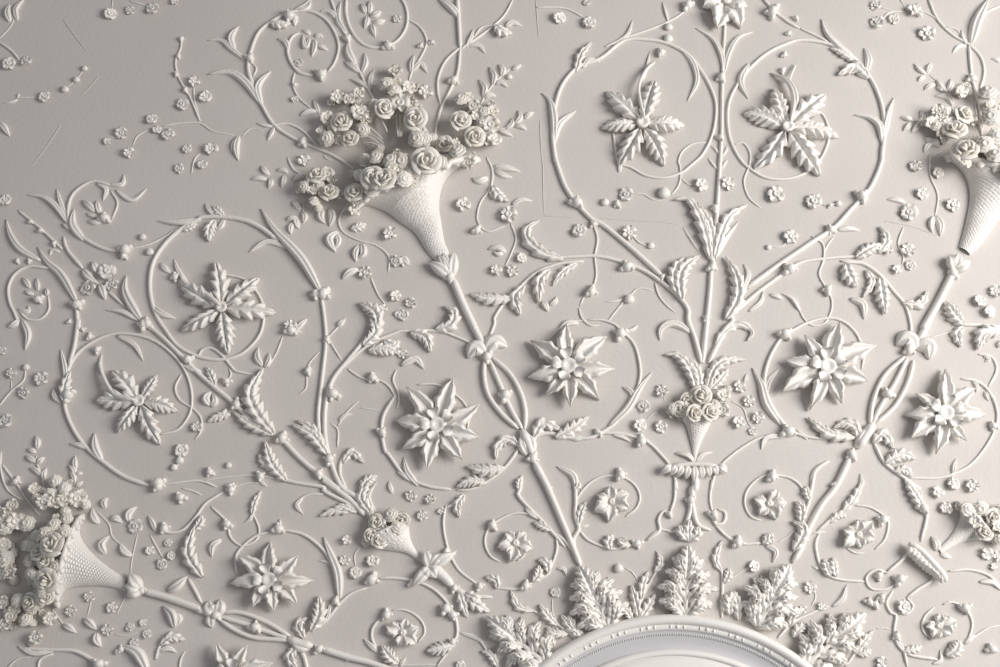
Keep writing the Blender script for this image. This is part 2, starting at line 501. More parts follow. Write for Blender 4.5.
def horn(label, group, left, right, rows=110, cells=7, deep=0.72, name='cornucopia', cat='cornucopia', collar=(), stemline=None, h_mouth=None):
    """a woven horn between two flanks that run from mouth to tip"""
    A, B = pts(left), pts(right)
    T = Thing(name, label, cat, (A[-1][0] + B[-1][0]) / 2, (A[-1][1] + B[-1][1]) / 2, group)
    S = unit(*A[0])
    LA = resample(spline([plan(*q) for q in A], 1.5 * S), rows); LB = resample(spline([plan(*q) for q in B], 1.5 * S), rows)
    m = 65
    V = []
    half = np.linalg.norm(LB - LA, axis=1) / 2
    hmax = h_mouth * S if h_mouth else None
    for i in range(rows):
        hh = half[i] * deep
        if hmax: hh = min(hh, hmax)
        t = i / (rows - 1)
        for j in range(m):
            a = math.pi * j / (m - 1)
            s = -math.cos(a)
            c = LA[i] * (1 - (s + 1) / 2) + LB[i] * ((s + 1) / 2)
            w1 = math.sin(2 * math.pi * (cells * t * 1.7 + cells * j / (m - 1) / 2)); w2 = math.sin(2 * math.pi * (cells * t * 1.7 - cells * j / (m - 1) / 2))
            ww = -max((1 - abs(w1)) ** 2.2, (1 - abs(w2)) ** 2.2)
            dd = 1.7 * S * ww * min(1, half[i] / (12 * S))
            V.append((c[0], c[1], math.sin(a) * hh * (1) + dd * math.sin(a) + 0.001))
    F = ring_faces(rows, m, False)
    # back and mouth closing faces
    F += [tuple(i * m for i in range(rows))[::-1] + tuple(i * m + m - 1 for i in range(rows))] if False else []
    F.append(tuple(range(m)))
    T.mesh('woven_horn', V, F)
    # rolled lip round the mouth
    lip = []
    hh = half[0] * deep
    if hmax: hh = min(hh, hmax)
    for j in range(25):
        a = math.pi * j / 24; s = -math.cos(a)
        c = LA[0] * (1 - (s + 1) / 2) + LB[0] * ((s + 1) / 2)
        lip.append((c[0], c[1], math.sin(a) * hh))
    lip = np.array(lip)
    rr = max(1.2, half[0] / S * .055) * S
    V, F = tube_geo(lip, np.full(25, rr), 8)
    lp = T.mesh('lip', V, F)
    for j in range(2, 23, 2):         # ruffles turned over the lip
        c = lip[j]; d = (LA[3] + LB[3]) / 2 - (LA[0] + LB[0]) / 2; d = d / max(np.linalg.norm(d), 1e-6)
        ang = math.atan2(d[1], d[0])
        place('ruffle', PROTO['ball'], lp, (c[0] - T.u + d[0] * rr * .6, c[1] - T.v + d[1] * rr * .6, c[2] - rr * .5), ang + random.uniform(-.3, .3), (rr * random.uniform(1.3, 2.0), rr * random.uniform(.9, 1.3), rr * 1.0))
    return T

# ------------------------------------------------------------------ the ceiling and its round central moulding
def structure():
    # flat ceiling slab, a good deal larger than the view
    bm_v = [(-4.5, -3.0, 0), (4.5, -3.0, 0), (4.5, 4.0, 0), (-4.5, 4.0, 0), (-4.5, -3.0, -.12), (4.5, -3.0, -.12), (4.5, 4.0, -.12), (-4.5, 4.0, -.12)]
    bm_f = [(0, 1, 2, 3), (7, 6, 5, 4), (0, 4, 5, 1), (1, 5, 6, 2), (2, 6, 7, 3), (3, 7, 4, 0)]
    me = bpy.data.meshes.new('ceiling'); me.from_pydata(bm_v, [], bm_f)
    me.materials.append(M_CEIL)
    o = bpy.data.objects.new('ceiling', me); COL.objects.link(o)
    o.location = (0, 0, CEIL_Z); o.rotation_euler = (math.pi, 0, 0)
    o['kind'] = 'structure'; o['label'] = 'pale mauve grey plaster ceiling covered in stucco ornament'
    class C: pass
    T = C(); T.o = o; T.u = T.v = 0.0
    T.mesh = lambda name, V, F, mat=None, parent=None: part(name, mesh_of(name, np.array(V, float), F), parent or o, mat or M_CEIL)
    for path in ('P:536,0 537,18 539,40', '02:550,470 552,560 560,667', '12:560,0 562,120 565,220', '12:565,220 640,224 690,226', '13:0,230 120,238 240,245 320,255',
                 '00:240,490 180,580 115,667', '00:250,80 300,150 350,215', '00:390,300 350,345 310,385', '14:330,240 440,262 540,300'):
        stem(T, pts(path), .55, .35, h=-.25, name='hairline_ridge')
structure()

def medallion():
    q = [plan(*c) for c in ((540, 665), (686, 616.5), (800, 659.5))]
    (x1, y1), (x2, y2), (x3, y3) = q
    A = np.array([[x2 - x1, y2 - y1], [x3 - x1, y3 - y1]]) * 2
    bvec = np.array([x2 ** 2 - x1 ** 2 + y2 ** 2 - y1 ** 2, x3 ** 2 - x1 ** 2 + y3 ** 2 - y1 ** 2])
    cu, cv = np.linalg.solve(A, bvec)
    R = math.hypot(x1 - cu, y1 - cv)
    S = unit(686, 620)
    T = Thing('ceiling_medallion', 'round moulded medallion with leaf-and-bead rim and grey cove ringed by acanthus', 'medallion', 500, 500)
    T.u, T.v = float(cu), float(cv); T.o.location = (T.u, -T.v, CEIL_Z)
    def band(name, prof, mat, m=160, wob=None):
        V = []
        for dr, h in prof:
            for j in range(m):
                a = 2 * math.pi * j / m
                V.append((cu + (R + dr * S) * math.cos(a), cv + (R + dr * S) * math.sin(a), h * S))
        return T.mesh(name, V, ring_faces(len(prof), m), mat)
    rim = band('rim', [(1, -.5), (1.5, 4), (1, 9), (-1, 12.5), (-4, 14), (-7, 13.2), (-8.5, 11), (-9, 8)], M_RING)
    bd = band('bead_band', [(-8.5, 9), (-9, 9.5), (-13, 9.2), (-14, 8.2), (-14.5, 6), (-14.5, 2)], M_RING)
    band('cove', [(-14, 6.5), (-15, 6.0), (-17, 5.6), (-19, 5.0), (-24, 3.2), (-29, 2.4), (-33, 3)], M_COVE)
    band('inner_roll', [(-32, 1), (-32.5, 5), (-34, 7.5), (-36.5, 8.5), (-38.5, 7.5), (-39, 5.5)], M_RING)
    band('inner_fillet', [(-38.6, 4), (-39, 6.5), (-45, 6.8), (-50, 7.8), (-52, 8.4), (-53, 5)], M_RING)
    band('centre_dish', [(-52, 3), (-54, 6), (-66, 7), (-75, 9.5), (-80, 10), (-82, 8), (-120, 5), (-R / S + .5, 4)], M_RING)
    # egg and two hooks, repeated round the rim
    def lat(sx, sy, sz, hook=0):
        V = []; n, m = 6, 10
        for i in range(n):
            b = i / (n - 1) * math.pi / 2
            for j in range(m):
                a = 2 * math.pi * j / m
                x = math.cos(b) * math.cos(a) * sx; y = math.cos(b) * math.sin(a) * sy
                if hook: x += hook * (y / sy) ** 2 * sx * .9
                V.append((x, y, math.sin(b) * sz))
        return mesh_of('bead', V, ring_faces(n, m))
    egg = lat(1.9 * S, 2.1 * S, 1.9 * S); hk1 = lat(1.1 * S, 2.2 * S, 1.5 * S, -1); hk2 = lat(1.1 * S, 2.2 * S, 1.5 * S, 1)
    n = 42; rb = R - 11 * S
    for k in range(n):
        for nm, me, off in (('egg', egg, 0), ('hook', hk1, 6.6), ('hook', hk2, -6.6)):
            a = 2 * math.pi * (k + .36) / n + off * S / rb
            place(nm, me, bd, (rb * math.cos(a), rb * math.sin(a), 9.0 * S), a + math.pi / 2 + math.pi, (1, 1, 1), mat=M_RING)
    # fine pearl line round the cove
    V = []; F = []; cnt = 520; rp = R - 18.2 * S
    for k in range(cnt):
        a = 2 * math.pi * k / cnt; ca, sa = math.cos(a), math.sin(a); o = len(V)
        for (dx, dy, dz) in ((-1.2, -.55, 4.5), (1.2, -.55, 4.5), (1.2, .55, 4.5), (-1.2, .55, 4.5), (-.9, -.35, 6.2), (.9, -.35, 6.2), (.9, .35, 6.2), (-.9, .35, 6.2)):
            r = rp + dx * S
            V.append((cu + r * ca - dy * S * sa, cv + r * sa + dy * S * ca, dz * S))
        F += [(o + 4, o + 5, o + 6, o + 7), (o, o + 1, o + 5, o + 4), (o + 1, o + 2, o + 6, o + 5), (o + 2, o + 3, o + 7, o + 6), (o + 3, o, o + 4, o + 7)]
    pl = T.mesh('pearl_line', V, F, M_RING); pl['kind'] = 'stuff'
medallion()

# ------------------------------------------------------------------ big acanthus fronds round the medallion
def frond(label, group, base, tip, hw, pairs=4):
    (bx, by), (tx, ty) = pts(base)[0], pts(tip)[0]
    T = Thing('acanthus_frond', label, 'acanthus', bx, by, group)
    L = math.hypot(tx - bx, ty - by); dx, dy = (tx - bx) / L, (ty - by) / L; nx, ny = -dy, dx
    stem(T, [(bx, by), (bx + dx * L * .5, by + dy * L * .5), (bx + dx * L * .9, by + dy * L * .9)], 3.0, 1.4, 4, 7, name='midrib')
    leaf(T, [(bx - dx * 3, by - dy * 3), (bx + dx * L * .4, by + dy * L * .4), (bx + dx * L * .93, by + dy * L * .93)], hw * .82, 'a', 5, h0=0, hm=1, h1=3, H=hw * .12, name='back_leaf', groove=.3)
    for k in range(pairs):
        f = 0.0 + 0.56 * k / (pairs - 1)
        wk = hw * (1.0, 1.08, .84, .56)[k]
        for sgn in (-1, 1):
            b = (bx + dx * L * f, by + dy * L * f)
            adv = L * (.20 + .06 * k / pairs) + random.uniform(-1, 1)
            jit = random.uniform(.92, 1.08)
            e = (b[0] + dx * adv + nx * sgn * wk * jit, b[1] + dy * adv + ny * sgn * wk * jit)
            mid = ((b[0] + e[0]) / 2 + dx * wk * .22, (b[1] + e[1]) / 2 + dy * wk * .22)
            W = max(6.0, hw * .33) * (1 - .10 * k)
            leaf(T, [b, mid, e], W, 'a', 4, h0=3 + k, hm=8 + k, h1=random.uniform(3, 8), H=W * .6, name='lobe', groove=.6, roll=sgn * random.uniform(-.5, .2))
            c = (b[0] + dx * L * .06 + nx * sgn * wk * .28, b[1] + dy * L * .06 + ny * sgn * wk * .28)
            e2 = (c[0] + dx * adv * .95 + nx * sgn * wk * .36, c[1] + dy * adv * .95 + ny * sgn * wk * .36)
            leaf(T, [c, e2], W * .60, 'a', 3, h0=6 + k, hm=11 + k, h1=7, H=W * .5, name='leaflet', groove=.5, roll=random.uniform(-.4, .4))
    S = unit(bx, by)
    for f, o in ((.30, .46), (.30, -.46), (.54, .40), (.54, -.36)):
        ex, ey = bx + dx * L * f + nx * o * hw, by + dy * L * f + ny * o * hw
        u, v = plan(ex, ey, 17 * S)
        place('drilled_eye', EYE, T.o, (u - T.u, v - T.v, 11.5 * S), 0, (S, S, S))
    leaf(T, [(bx + dx * L * .5, by + dy * L * .5), (bx + dx * L * .8, by + dy * L * .8), (tx, ty)], hw * .38, 'a', 5, h0=6, hm=11, h1=4, H=hw * .2, name='lobe', groove=.6)

def eye_mesh():
    V = []; m = 10
    for r, z in ((2.3, 0), (2.5, 6), (2.2, 7), (1.6, 7), (1.4, 5), (1.3, 0.4)):
        for j in range(m):
            a = 2 * math.pi * j / m; V.append((r * math.cos(a), r * math.sin(a), z))
    F = ring_faces(6, m); F.append(tuple(5 * m + j for j in range(m)))
    return mesh_of('drilled_eye', V, F)
EYE = eye_mesh()
GF = 'acanthus fronds standing round the medallion'
frond('tall upright acanthus frond on the medallion rim below the central vase stem', GF, 'K:300,510', 'K:325,25', 29)
frond('broad acanthus frond at the medallion rim where the wire-bouquet horn shaft ends', GF, 'J:275,445', 'J:110,85', 29)
frond('broad acanthus frond at the medallion rim where the plain-bouquet horn shaft ends', GF, 'L:215,435', 'L:405,75', 28)
frond('acanthus frond at the medallion rim below the side vase with the ruffled collar', GF, 'I:380,650', 'I:35,375', 27)
frond('acanthus frond at the medallion rim near the knotted flower cluster and capped side vase', GF, 'M:30,660', 'M:465,290', 27)

build('''
@acanthus_spike|slim leafy spike with a round bud between two fronds on the medallion rim|acanthus|leafy spikes between the fronds
s 3 1.8 ; J:430,400 470,270 520,170 565,90 575,50 545,5
a 7 3 ; J:450,390 430,290 405,200
a 6 3 ; J:465,280 475,190 505,120
a 5 3 ; J:540,130 575,70 555,10
a 7 3 ; J:460,390 510,310 545,250
a 7 3 ; J:410,400 380,350 330,320
s 1.3 1 ; J:440,170 410,125 365,100
o 4.6 ; J:335,103
@acanthus_spike|slim leafy spike with an open blossom between two fronds on the medallion rim|acanthus|leafy spikes between the fronds
s 3 1.8 ; K:545,520 548,350 545,220 515,120 545,20
a 5 3 ; K:545,210 505,140 525,50 550,0
a 6 3 ; K:560,290 585,240 595,185
a 9 4 ; K:600,500 600,400 650,350
a 8 4 ; K:560,480 580,400 600,350
a 8 3 ; L:110,400 100,310 75,230
a 9 4 ; L:215,390 240,260 190,155
a 7 3 ; L:150,400 190,360 215,330
s 1 .8 ; K:600,270 660,220 720,190
b 7 ; K:755,180
a 7 3 ; K:370,500 420,430 480,450
@acanthus_spike|slim leafy spike leaning from the rim below the wire-bouquet horn shaft|acanthus|leaning spikes beside the side fronds
s 3 1.6 ; I:560,520 480,450 400,400 310,350 225,320 180,240
a 5.5 3 ; I:300,350 215,320 175,232
a 7 3 ; I:440,430 390,380 340,310
a 8 3 ; I:570,500 510,430 465,370
a 8 3 ; I:590,500 540,440 500,370
a 7 3 ; I:500,480 420,470 380,440
a 7 3 ; I:420,560 400,510 385,455
s 1.2 1 ; I:440,430 412,340 415,260
b 6 ; I:432,240
l 4 ; I:440,105 478,108 495,150
@acanthus_spike|slim leafy spike with three blossoms leaning from the rim below the plain-bouquet horn shaft|acanthus|leaning spikes beside the side fronds
s 3 1.6 ; L:330,500 420,410 520,360 620,320
a 8 3 ; L:470,560 520,480 500,430
a 9 4 ; L:580,540 650,440 620,360
a 7 3 ; L:400,440 420,360 480,335
a 7 3 ; L:420,500 450,450 500,420
s 1.2 1 ; M:80,240 105,190 95,120
b 7 ; M:70,120
b 5 ; M:145,250 20,272
l 5 ; M:225,250 290,200 322,100
@acanthus_spike|slim leafy spike rising past the frond near the knotted flower cluster|acanthus
s 2.5 1.5 ; M:310,667 400,540 460,450 520,405
a 6 3 ; M:380,580 430,500 505,415
a 6 3 ; M:400,580 450,570 490,545
s 1.5 1 ; M:525,405 580,400 640,415
b 6 ; M:560,640
k 6 ; M:480,220 560,190 525,235
''')

# ------------------------------------------------------------------ rosettes
RG = 'rosettes in the vine rings'
rosette('six-petalled jagged rosette with a slender curved stalk, inside a tall vine circle', 'jagged rosettes in the tall circles', 'Q:270,405', 10, '45,190 350,120 540,400 410,660 120,660 10,420', 'a', .235)
rosette('six-petalled jagged rosette with a broad blade-like stalk, inside a tall vine circle', 'jagged rosettes in the tall circles', 'a:250,370', 9, '190,175 435,205 497,408 408,592 95,560 45,295', 'a', .235)
rosette('eight-petalled star rosette between the central vase and the wire-bouquet horn braided stem', 'star rosettes by the central vase', 'b:355,345', 12, '345,80 590,155 635,355 545,535 365,585 215,515 110,400 125,180', 'l', .20, 5)
rosette('eight-petalled star rosette between the central vase and the plain-bouquet horn braided stem', 'star rosettes by the central vase', 'c:345,350', 12.5, '210,150 420,75 645,215 600,425 440,560 250,600 75,495 90,300', 'l', .20, 5)
rosette('eight-petalled star rosette between the wire-bouquet horn braided stem and the leafy side branch', 'star rosettes outside the braided stems', 'd:350,340', 12, '160,105 445,40 605,210 605,405 500,545 285,600 130,475 90,300', 'l', .20, 5)
rosette('eight-petalled star rosette in a ring on the outer side of the plain-bouquet horn braid', 'star rosettes outside the braided stems', 'e:330,325', 12, '340,50 525,165 590,325 465,490 285,565 125,475 100,325 155,205', 'l', .20, 5)
rosette('jagged leafy rosette crossed by a long pointed stalk, in a ring under the spear leaf', None, 'f:345,350', 8.5, '310,90 545,175 640,370 375,600 115,470 110,215', 'a', .225)
rosette('jagged leafy rosette on a curved stalk, in a ring tied with sheath leaves', None, 'g:330,310', 8.5, '140,95 445,130 575,370 460,590 170,510 40,300', 'a', .225)
rosette('eight-petalled rosette beside the braided stem of the horn that lies flat', None, 'h:370,370', 11, '365,80 580,190 690,370 575,550 395,600 245,570 60,395 135,190', 'l', .20, 5)
rosette('large petalled rosette half hidden under the braided stem of the horn that lies flat', None, 'o:300,610', 11, '190,380 410,395 590,520 560,760 380,880 180,840 60,690', 'l', .20, 5)
SR = 'small five-petalled rosettes in coiled rings'
rosette('small cupped five-petalled rosette in a coil next to the long braided stem end', SR, 'i:370,370', 5, '225,300 405,245 510,320 490,470 330,485', 'q', .35, 3)
rosette('small cupped rosette in a coil between the ruffled side vase and the wire-bouquet horn shaft', SR, 'j:300,320', 5, '225,235 385,240 430,360 265,460 165,350', 'q', .35, 3)
rosette('small cupped rosette in a coil between the central vase stem and wire-bouquet horn shaft', 'small rosettes flanking the vase stem', 'k:310,310', 5, '300,190 440,250 440,365 290,460 180,380 200,255', 'q', .33, 3)
rosette('small cupped rosette in a coil between the central vase stem and plain-bouquet horn shaft', 'small rosettes flanking the vase stem', 'l:365,325', 5, '425,215 500,315 420,440 290,410 250,285', 'q', .35, 3)
rosette('small cupped rosette in a coil between the capped side vase and the plain-bouquet horn shaft', SR, 'm:360,330', 5, '365,215 465,230 490,365 390,430 250,420 245,290', 'q', .33, 3)
rosette('small cupped rosette in a coil below the big fluted cap of a side vase', None, 'n:425,310', 5, '440,200 575,260 540,385 375,430 310,320', 'q', .35, 3)
rosette('tufted blossom head crowning the long central stem', None, 'p:460,10', 6, '230,60 370,290 610,265 680,60 600,-180 350,-180', 'q', .33, 4)

# ------------------------------------------------------------------ horns and vases
def collar(T, base, tips, w, kn=()):
    for q in pts(tips):
        b = pts(base)[0]
        leaf(T, [b, ((b[0] + q[0]) / 2, (b[1] + q[1]) / 2), q], w * .9, 'l', h0=3, hm=7, h1=5, name='collar_leaf', roll=random.uniform(-.3, .3))
    for x, y, r in kn: knot(T, x, y, r)

HG = 'large woven horns of flowers'
T = horn('large woven horn full of roses, with thin wires showing in its bouquet', HG, 'E:-60,520 10,535 110,575 200,640 12:60,290 105,360 160,420', 'E:705,235 590,275 500,355 462,450 455,560 12:162,240 175,320 195,370 205,415', cells=9, h_mouth=24)
collar(T, '12:200,455', '12:112,400 12:150,372 12:215,362 12:170,365', 7)
knot(T, *pts('12:195,455')[0], 8)
stem(T, pts('12:205,465 245,560 295,667 22:290,30 335,115'), 4.00, 3.52, name='shaft')
leaf(T, pts('22:335,135 300,110 265,150'), 9, 'l', hm=3); leaf(T, pts('22:335,125 375,85 422,105'), 9, 'l', hm=3)
knot(T, *pts('22:345,140')[0], 8)
for q in ('22:332,155 330,220 345,290 400,370 465,428', '22:350,155 395,260 440,360 482,432', '22:365,150 430,210 475,290 492,360 490,432'):
    stem(T, pts(q), 2.4, 2.4, .5, name='braid_strand')
knot(T, *pts('22:415,295')[0], 9)
stem(T, pts('22:478,435 500,480 520,530'), 5.20, 4.40, name='shaft'); leaf(T, pts('22:500,530 480,490 478,445'), 5, 'l', hm=4); leaf(T, pts('22:520,530 515,480 495,440'), 5, 'l', hm=4)
knot(T, *pts('22:518,540')[0], 8)
stem(T, pts('22:525,555 575,650 32:540,60 600,200 645,310'), 3.68, 2.88, name='shaft'); knot(T, *pts('22:580,652')[0], 5)

T = horn('large woven horn with a plain rose bouquet, opening below two crossing vine stalks', HG, '14:572,-5 625,35 658,90 665,150 650,240 622,345', 'P:1062,208 1030,206 1000,219 14:740,295 700,345 665,375', cells=9, h_mouth=24)
collar(T, '14:605,430', '14:585,375 14:625,365 14:670,400', 7)
knot(T, *pts('14:600,440')[0], 8)
stem(T, pts('14:598,445 540,560 480,667 24:500,10 458,95'), 4.00, 3.52, name='shaft')
leaf(T, pts('24:455,115 420,75 378,100'), 10, 'l', hm=3); leaf(T, pts('24:455,105 500,100 508,155'), 9, 'l', hm=3)
knot(T, *pts('24:432,118')[0], 8)
for q in ('24:410,145 330,220 285,320 273,410', '24:420,150 370,250 310,350 282,412', '24:445,160 420,250 370,340 292,412'):
    stem(T, pts(q), 2.4, 2.4, .5, name='braid_strand')
knot(T, *pts('24:345,285')[0], 8.5)
stem(T, pts('24:285,410 255,455 225,505'), 5.20, 4.40, name='shaft'); leaf(T, pts('24:220,500 250,450 290,415'), 5, 'l', hm=4)
knot(T, *pts('24:205,527')[0], 8)
stem(T, pts('24:195,540 135,660 34:75,90 30,175 33:715,245 685,295'), 3.68, 2.88, name='shaft'); knot(T, *pts('24:135,645')[0], 5)

T = horn('large woven horn lying flat with its rose bouquet above thin trailing sprigs', HG, '30:297,128 286,190 330,260 395,315 450,352', '30:205,448 235,395 330,378 400,384 452,398', cells=8, h_mouth=22)
collar(T, '30:500,390', '30:450,412 30:445,375 30:462,332', 7.5)
knot(T, *pts('30:505,392')[0], 7)
stem(T, pts('30:510,395 600,420 713,462 o:60,140 130,165'), 3.84, 3.36, name='shaft')
leaf(T, pts('o:190,170 140,130 135,75'), 8, 'l', hm=3); leaf(T, pts('o:190,180 215,120 210,65'), 7, 'l', hm=3); leaf(T, pts('o:170,175 150,220 155,270'), 6, 'l', hm=2)
knot(T, *pts('o:185,175')[0], 8)
for q in ('o:230,160 320,155 400,170 560,235 720,335', 'o:220,190 420,250 560,300 720,355', 'o:215,215 330,290 460,340 600,352 720,360'):
    stem(T, pts(q), 2.3, 2.3, .5, name='braid_strand')
knot(T, *pts('o:465,272')[0], 8.5)
stem(T, pts('o:700,345 790,385 880,400'), 4.80, 4.40, name='shaft')
leaf(T, pts('o:860,410 780,400 715,350'), 6, 'l', hm=4)
knot(T, *pts('o:920,420')[0], 7)
stem(T, pts('31:430,600 530,632 i:60,620 200,665 340,710'), 3.52, 2.88, name='shaft'); knot(T, *pts('31:528,630')[0], 5)

VG = 'small woven vases of flowers'
T = horn('small upright woven vase of roses on a fringed leaf saucer at the central stem', VG, 'O:160,225 230,290 265,400 285,500 297,545', 'O:520,230 430,265 370,360 325,460 306,545', rows=70, cells=6, h_mouth=15, name='flower_vase', cat='vase')
leaf(T, pts('O:296,548 255,505 165,485'), 3, 'l', hm=3); leaf(T, pts('O:308,548 350,500 418,480'), 2.6, 'l', hm=1)
for bx, tx, ty in ((150, 78, 622), (185, 140, 632), (220, 190, 640), (260, 245, 655), (300, 300, 680), (340, 352, 655), (380, 405, 640), (415, 455, 628), (450, 522, 612)):
    leaf(T, pts('O:%d,572 %d,%d %d,%d' % (bx, (bx + tx) / 2, (572 + ty) / 2 - 8, tx, ty)), 4.2, 'l', h0=7, hm=8.5, h1=4, H=1.8, name='saucer_leaf')
stem(T, pts('O:140,580 220,566 300,562 380,566 455,580'), 2.4, 2.4, 6, name='saucer_rim')
stem(T, pts('23:375,600 370,667 33:330,30 326,75'), 4.00, 3.20, name='foot_stem')
knot(T, *pts('33:325,72')[0], 7)
stem(T, pts('33:325,75 318,120 295,170 255,185'), 2.72, 1.92, name='foot_stem'); stem(T, pts('33:328,75 335,125 350,160 395,180'), 2.88, 1.92, name='foot_stem')
for q in ('33:315,215 290,190 285,160', '33:318,220 315,180 320,140', '33:320,215 345,195 350,165'): leaf(T, pts(q), 6, 'a', 3, h0=2, hm=6, h1=4, name='foot_leaf')
SV = 'small side vases between the horns'
T = horn('small woven side vase of flowers with a ruffled leaf collar, pointing at the medallion', SV, '31:590,215 640,245 32:20,262 60,285 85,298', '32:30,150 40,215 60,255 92,296', rows=70, cells=6, h_mouth=14, name='flower_vase', cat='vase')
collar(T, '32:105,310', '32:200,258 32:150,262 32:130,350 32:75,350 32:45,380 32:90,250', 7)
stem(T, pts('32:105,305 150,340 190,380'), 6.40, 4.00, name='foot_stem'); knot(T, *pts('32:195,385')[0], 6)
stem(T, pts('32:195,385 240,410 330,418'), 3.20, 1.60, name='foot_stem')
leaf(T, pts('32:210,395 225,445 240,490'), 6, 'a', 3, hm=4); leaf(T, pts('32:230,405 265,440 320,470'), 7, 'a', 4, hm=5); leaf(T, pts('32:225,400 270,425 290,455'), 6, 'a', 3, hm=6)
T = horn('small woven side vase of flowers resting on a big fluted leaf cap', SV, '34:555,80 570,130 545,185 492,246', '34:690,225 610,215 560,230 503,262', rows=70, cells=6, h_mouth=16, name='flower_vase', cat='vase')
for k in range(9):
    f = k / 8.0
    bx = 400 + 112 * f; by = 236 + 112 * f
    cx = 425 + 40 * f; cy = 318 + 18 * f - 20 * abs(f - .5)
    ex = bx + (cx - bx) * .75 + (f - .5) * 34; ey = by + (cy - by) * .75 + (f - .5) * 34
    leaf(T, pts('34:%.0f,%.0f %.0f,%.0f %.0f,%.0f' % (bx, by, (bx + ex) / 2, (by + ey) / 2, ex, ey)), 5.5, 'l', h0=9, hm=10, h1=3, H=2.2, name='cap_leaf')
stem(T, pts('34:385,226 425,250 465,290 500,330 520,362'), 3.6, 3.6, 7, name='cap_rim')
leaf(T, pts('34:488,252 485,225 470,200'), 4, 'l', hm=3); leaf(T, pts('34:500,262 520,270 542,276'), 3, 'l', hm=1)
stem(T, pts('34:440,310 480,345 420,390 380,420'), 1.92, 1.60, name='foot_stem'); stem(T, pts('34:430,290 400,255 355,292 305,335'), 1.76, 1.76, name='foot_stem')

# ------------------------------------------------------------------ flowers in the horns and vases
def bouquet(label, group, rows, kind=None, fill=True):
    for ln in rows.strip().splitlines():
        spec, data = ln.split(';')
        sp = spec.split(); r = float(sp[0]); h = float(sp[1]); kd = sp[2] if len(sp) > 2 else kind
        for x, y in pts(data): rose_thing(label, group, x, y, r * 1.02, h, kd)
        if not fill: continue
        for x, y in pts(data):         # small heads tucked into the gaps
            a = random.random() * 6.28
            rose_thing('small filler flower tucked among the ' + group, 'filler ' + group, x + math.cos(a) * r * 1.15, y + math.sin(a) * r * 1.15, r * random.uniform(.55, .72), max(0.5, h - 5), random.choice('fdd'))
g = 'flowers of the wire-bouquet horn'
bouquet('full rose with layered petals spilling from the wire-bouquet woven horn', g, '''
10 14 r ; A:485,480
9.5 18 r ; B:105,370
11 18 r ; B:355,450
13 33 r ; E:365,230
12.5 33 r ; E:90,360
9 14 r ; D:385,450 290,315
11.5 30 r ; D:730,330
9 18 r ; D:585,450
9.5 14 r ; C:160,470 275,590
8 16 r ; A:550,610 E:490,120
''')
bouquet('frilled carnation-like head packed among the roses of the wire-bouquet woven horn', g, '''
8 10 f ; B:130,190 A:370,610
7.5 14 f ; A:650,540 B:190,240 D:665,195 D:760,165
8.5 30 f ; E:210,230 140,235 310,85
8 32 f ; E:220,350 575,170
6 12 f ; C:330,490 340,405 D:190,400 D:270,520
7 10 f ; C:165,310
7 28 f ; E:40,215 270,300 B:430,610
''')
bouquet('open five-petalled flower on the edge of the wire-bouquet horn bouquet', g, '''
10 14 d ; A:620,425 B:240,340
7.5 8 d ; A:450,285 360,450 B:200,95 B:290,215
6.5 10 d ; A:545,310 620,260 700,420 B:335,330
8 8 d ; C:415,635 D:365,300
6.5 10 d ; C:280,430 405,405 270,360 D:265,440 630,310 575,600
9 10 d ; C:400,500
5.5 22 d ; E:500,225
7 16 d ; B:370,615 E:655,250
''')
g = 'flowers of the plain-bouquet horn'
bouquet('large layered flower head in the horn below the crossing vine stalks', g, '''
9.5 12 r ; H:500,265
11 14 r ; H:440,390
12 26 r ; H:525,550
9 14 f ; H:700,100 725,280
8.5 28 f ; H:675,500 765,430 760,590
10 26 r ; P:1012,170 1032,182
9 24 f ; P:1050,192 1020,155 1040,165
''')
bouquet('small flower at the edge of the bouquet below the crossing vine stalks', g, '''
7 8 d ; H:475,95 300,240 240,330
6.5 9 d ; H:330,290 400,330 340,430 620,490
6 10 f ; H:370,250 290,360
''')
g = 'flowers of the horn lying flat'
bouquet('full rose with layered petals at the mouth of the horn lying flat', g, '''
11.5 30 r ; G:410,190
11 30 r ; G:365,465
8 18 r ; G:350,320 300,255
8 14 d ; F:350,405 430,400 500,400
8 18 r ; G:355,595
9 12 r ; G:240,640
''')
bouquet('frilled flower head packed between the roses of the horn lying flat', g, '''
7 18 f ; F:420,590 505,635 G:435,365
6.5 10 f ; G:280,130 215,200 235,320 245,420
6.5 10 f ; F:520,540 500,300 390,345 430,240
7 8 f ; G:140,630 30:110,455 90,500
6 8 f ; G:300,500
''')
bouquet('small flower in the loose cluster behind the bouquet of the horn lying flat', g, '''
9 8 d ; F:600,380 30,580 110,560
8 8 f ; F:210,580 G:40,60 40,300
8 6 d ; G:20,200 90,400 30,400
6.5 4 d ; F:100,430 265,310 20,480 G:20,640
7 3 d ; 30:55,460 12,435 15,520 40,490 175,492 130,560
''')
g = 'roses of the central vase'
bouquet('small round rose heaped in the vase on the fringed saucer', g, '''
7.5 8 r ; O:200,185
6.5 6 r ; O:245,125
10 9 r ; O:345,100
8.5 13 r ; O:295,215
8.5 12 r ; O:400,215
7.5 7 d ; O:485,110
7 8 d ; O:495,200
6 8 f ; O:150,190
6 9 f ; O:430,165
''')
g = 'flowers of the side vases'
bouquet('small flower heaped in the side vase with the ruffled leaf collar', g, '''
8 8 r ; 31:630,150 640,215
7.5 9 f ; 31:680,125 705,170
7.5 7 r ; 31:610,195 32:10,140
7 7 d ; 31:665,180
''')
bouquet('small flower heaped in the side vase on the fluted leaf cap', g, '''
8 9 f ; 34:600,110 645,100
8 10 r ; 34:690,130 660,190
7.5 10 d ; 34:625,150 705,170
7.5 8 f ; 34:720,110 715,205
''')

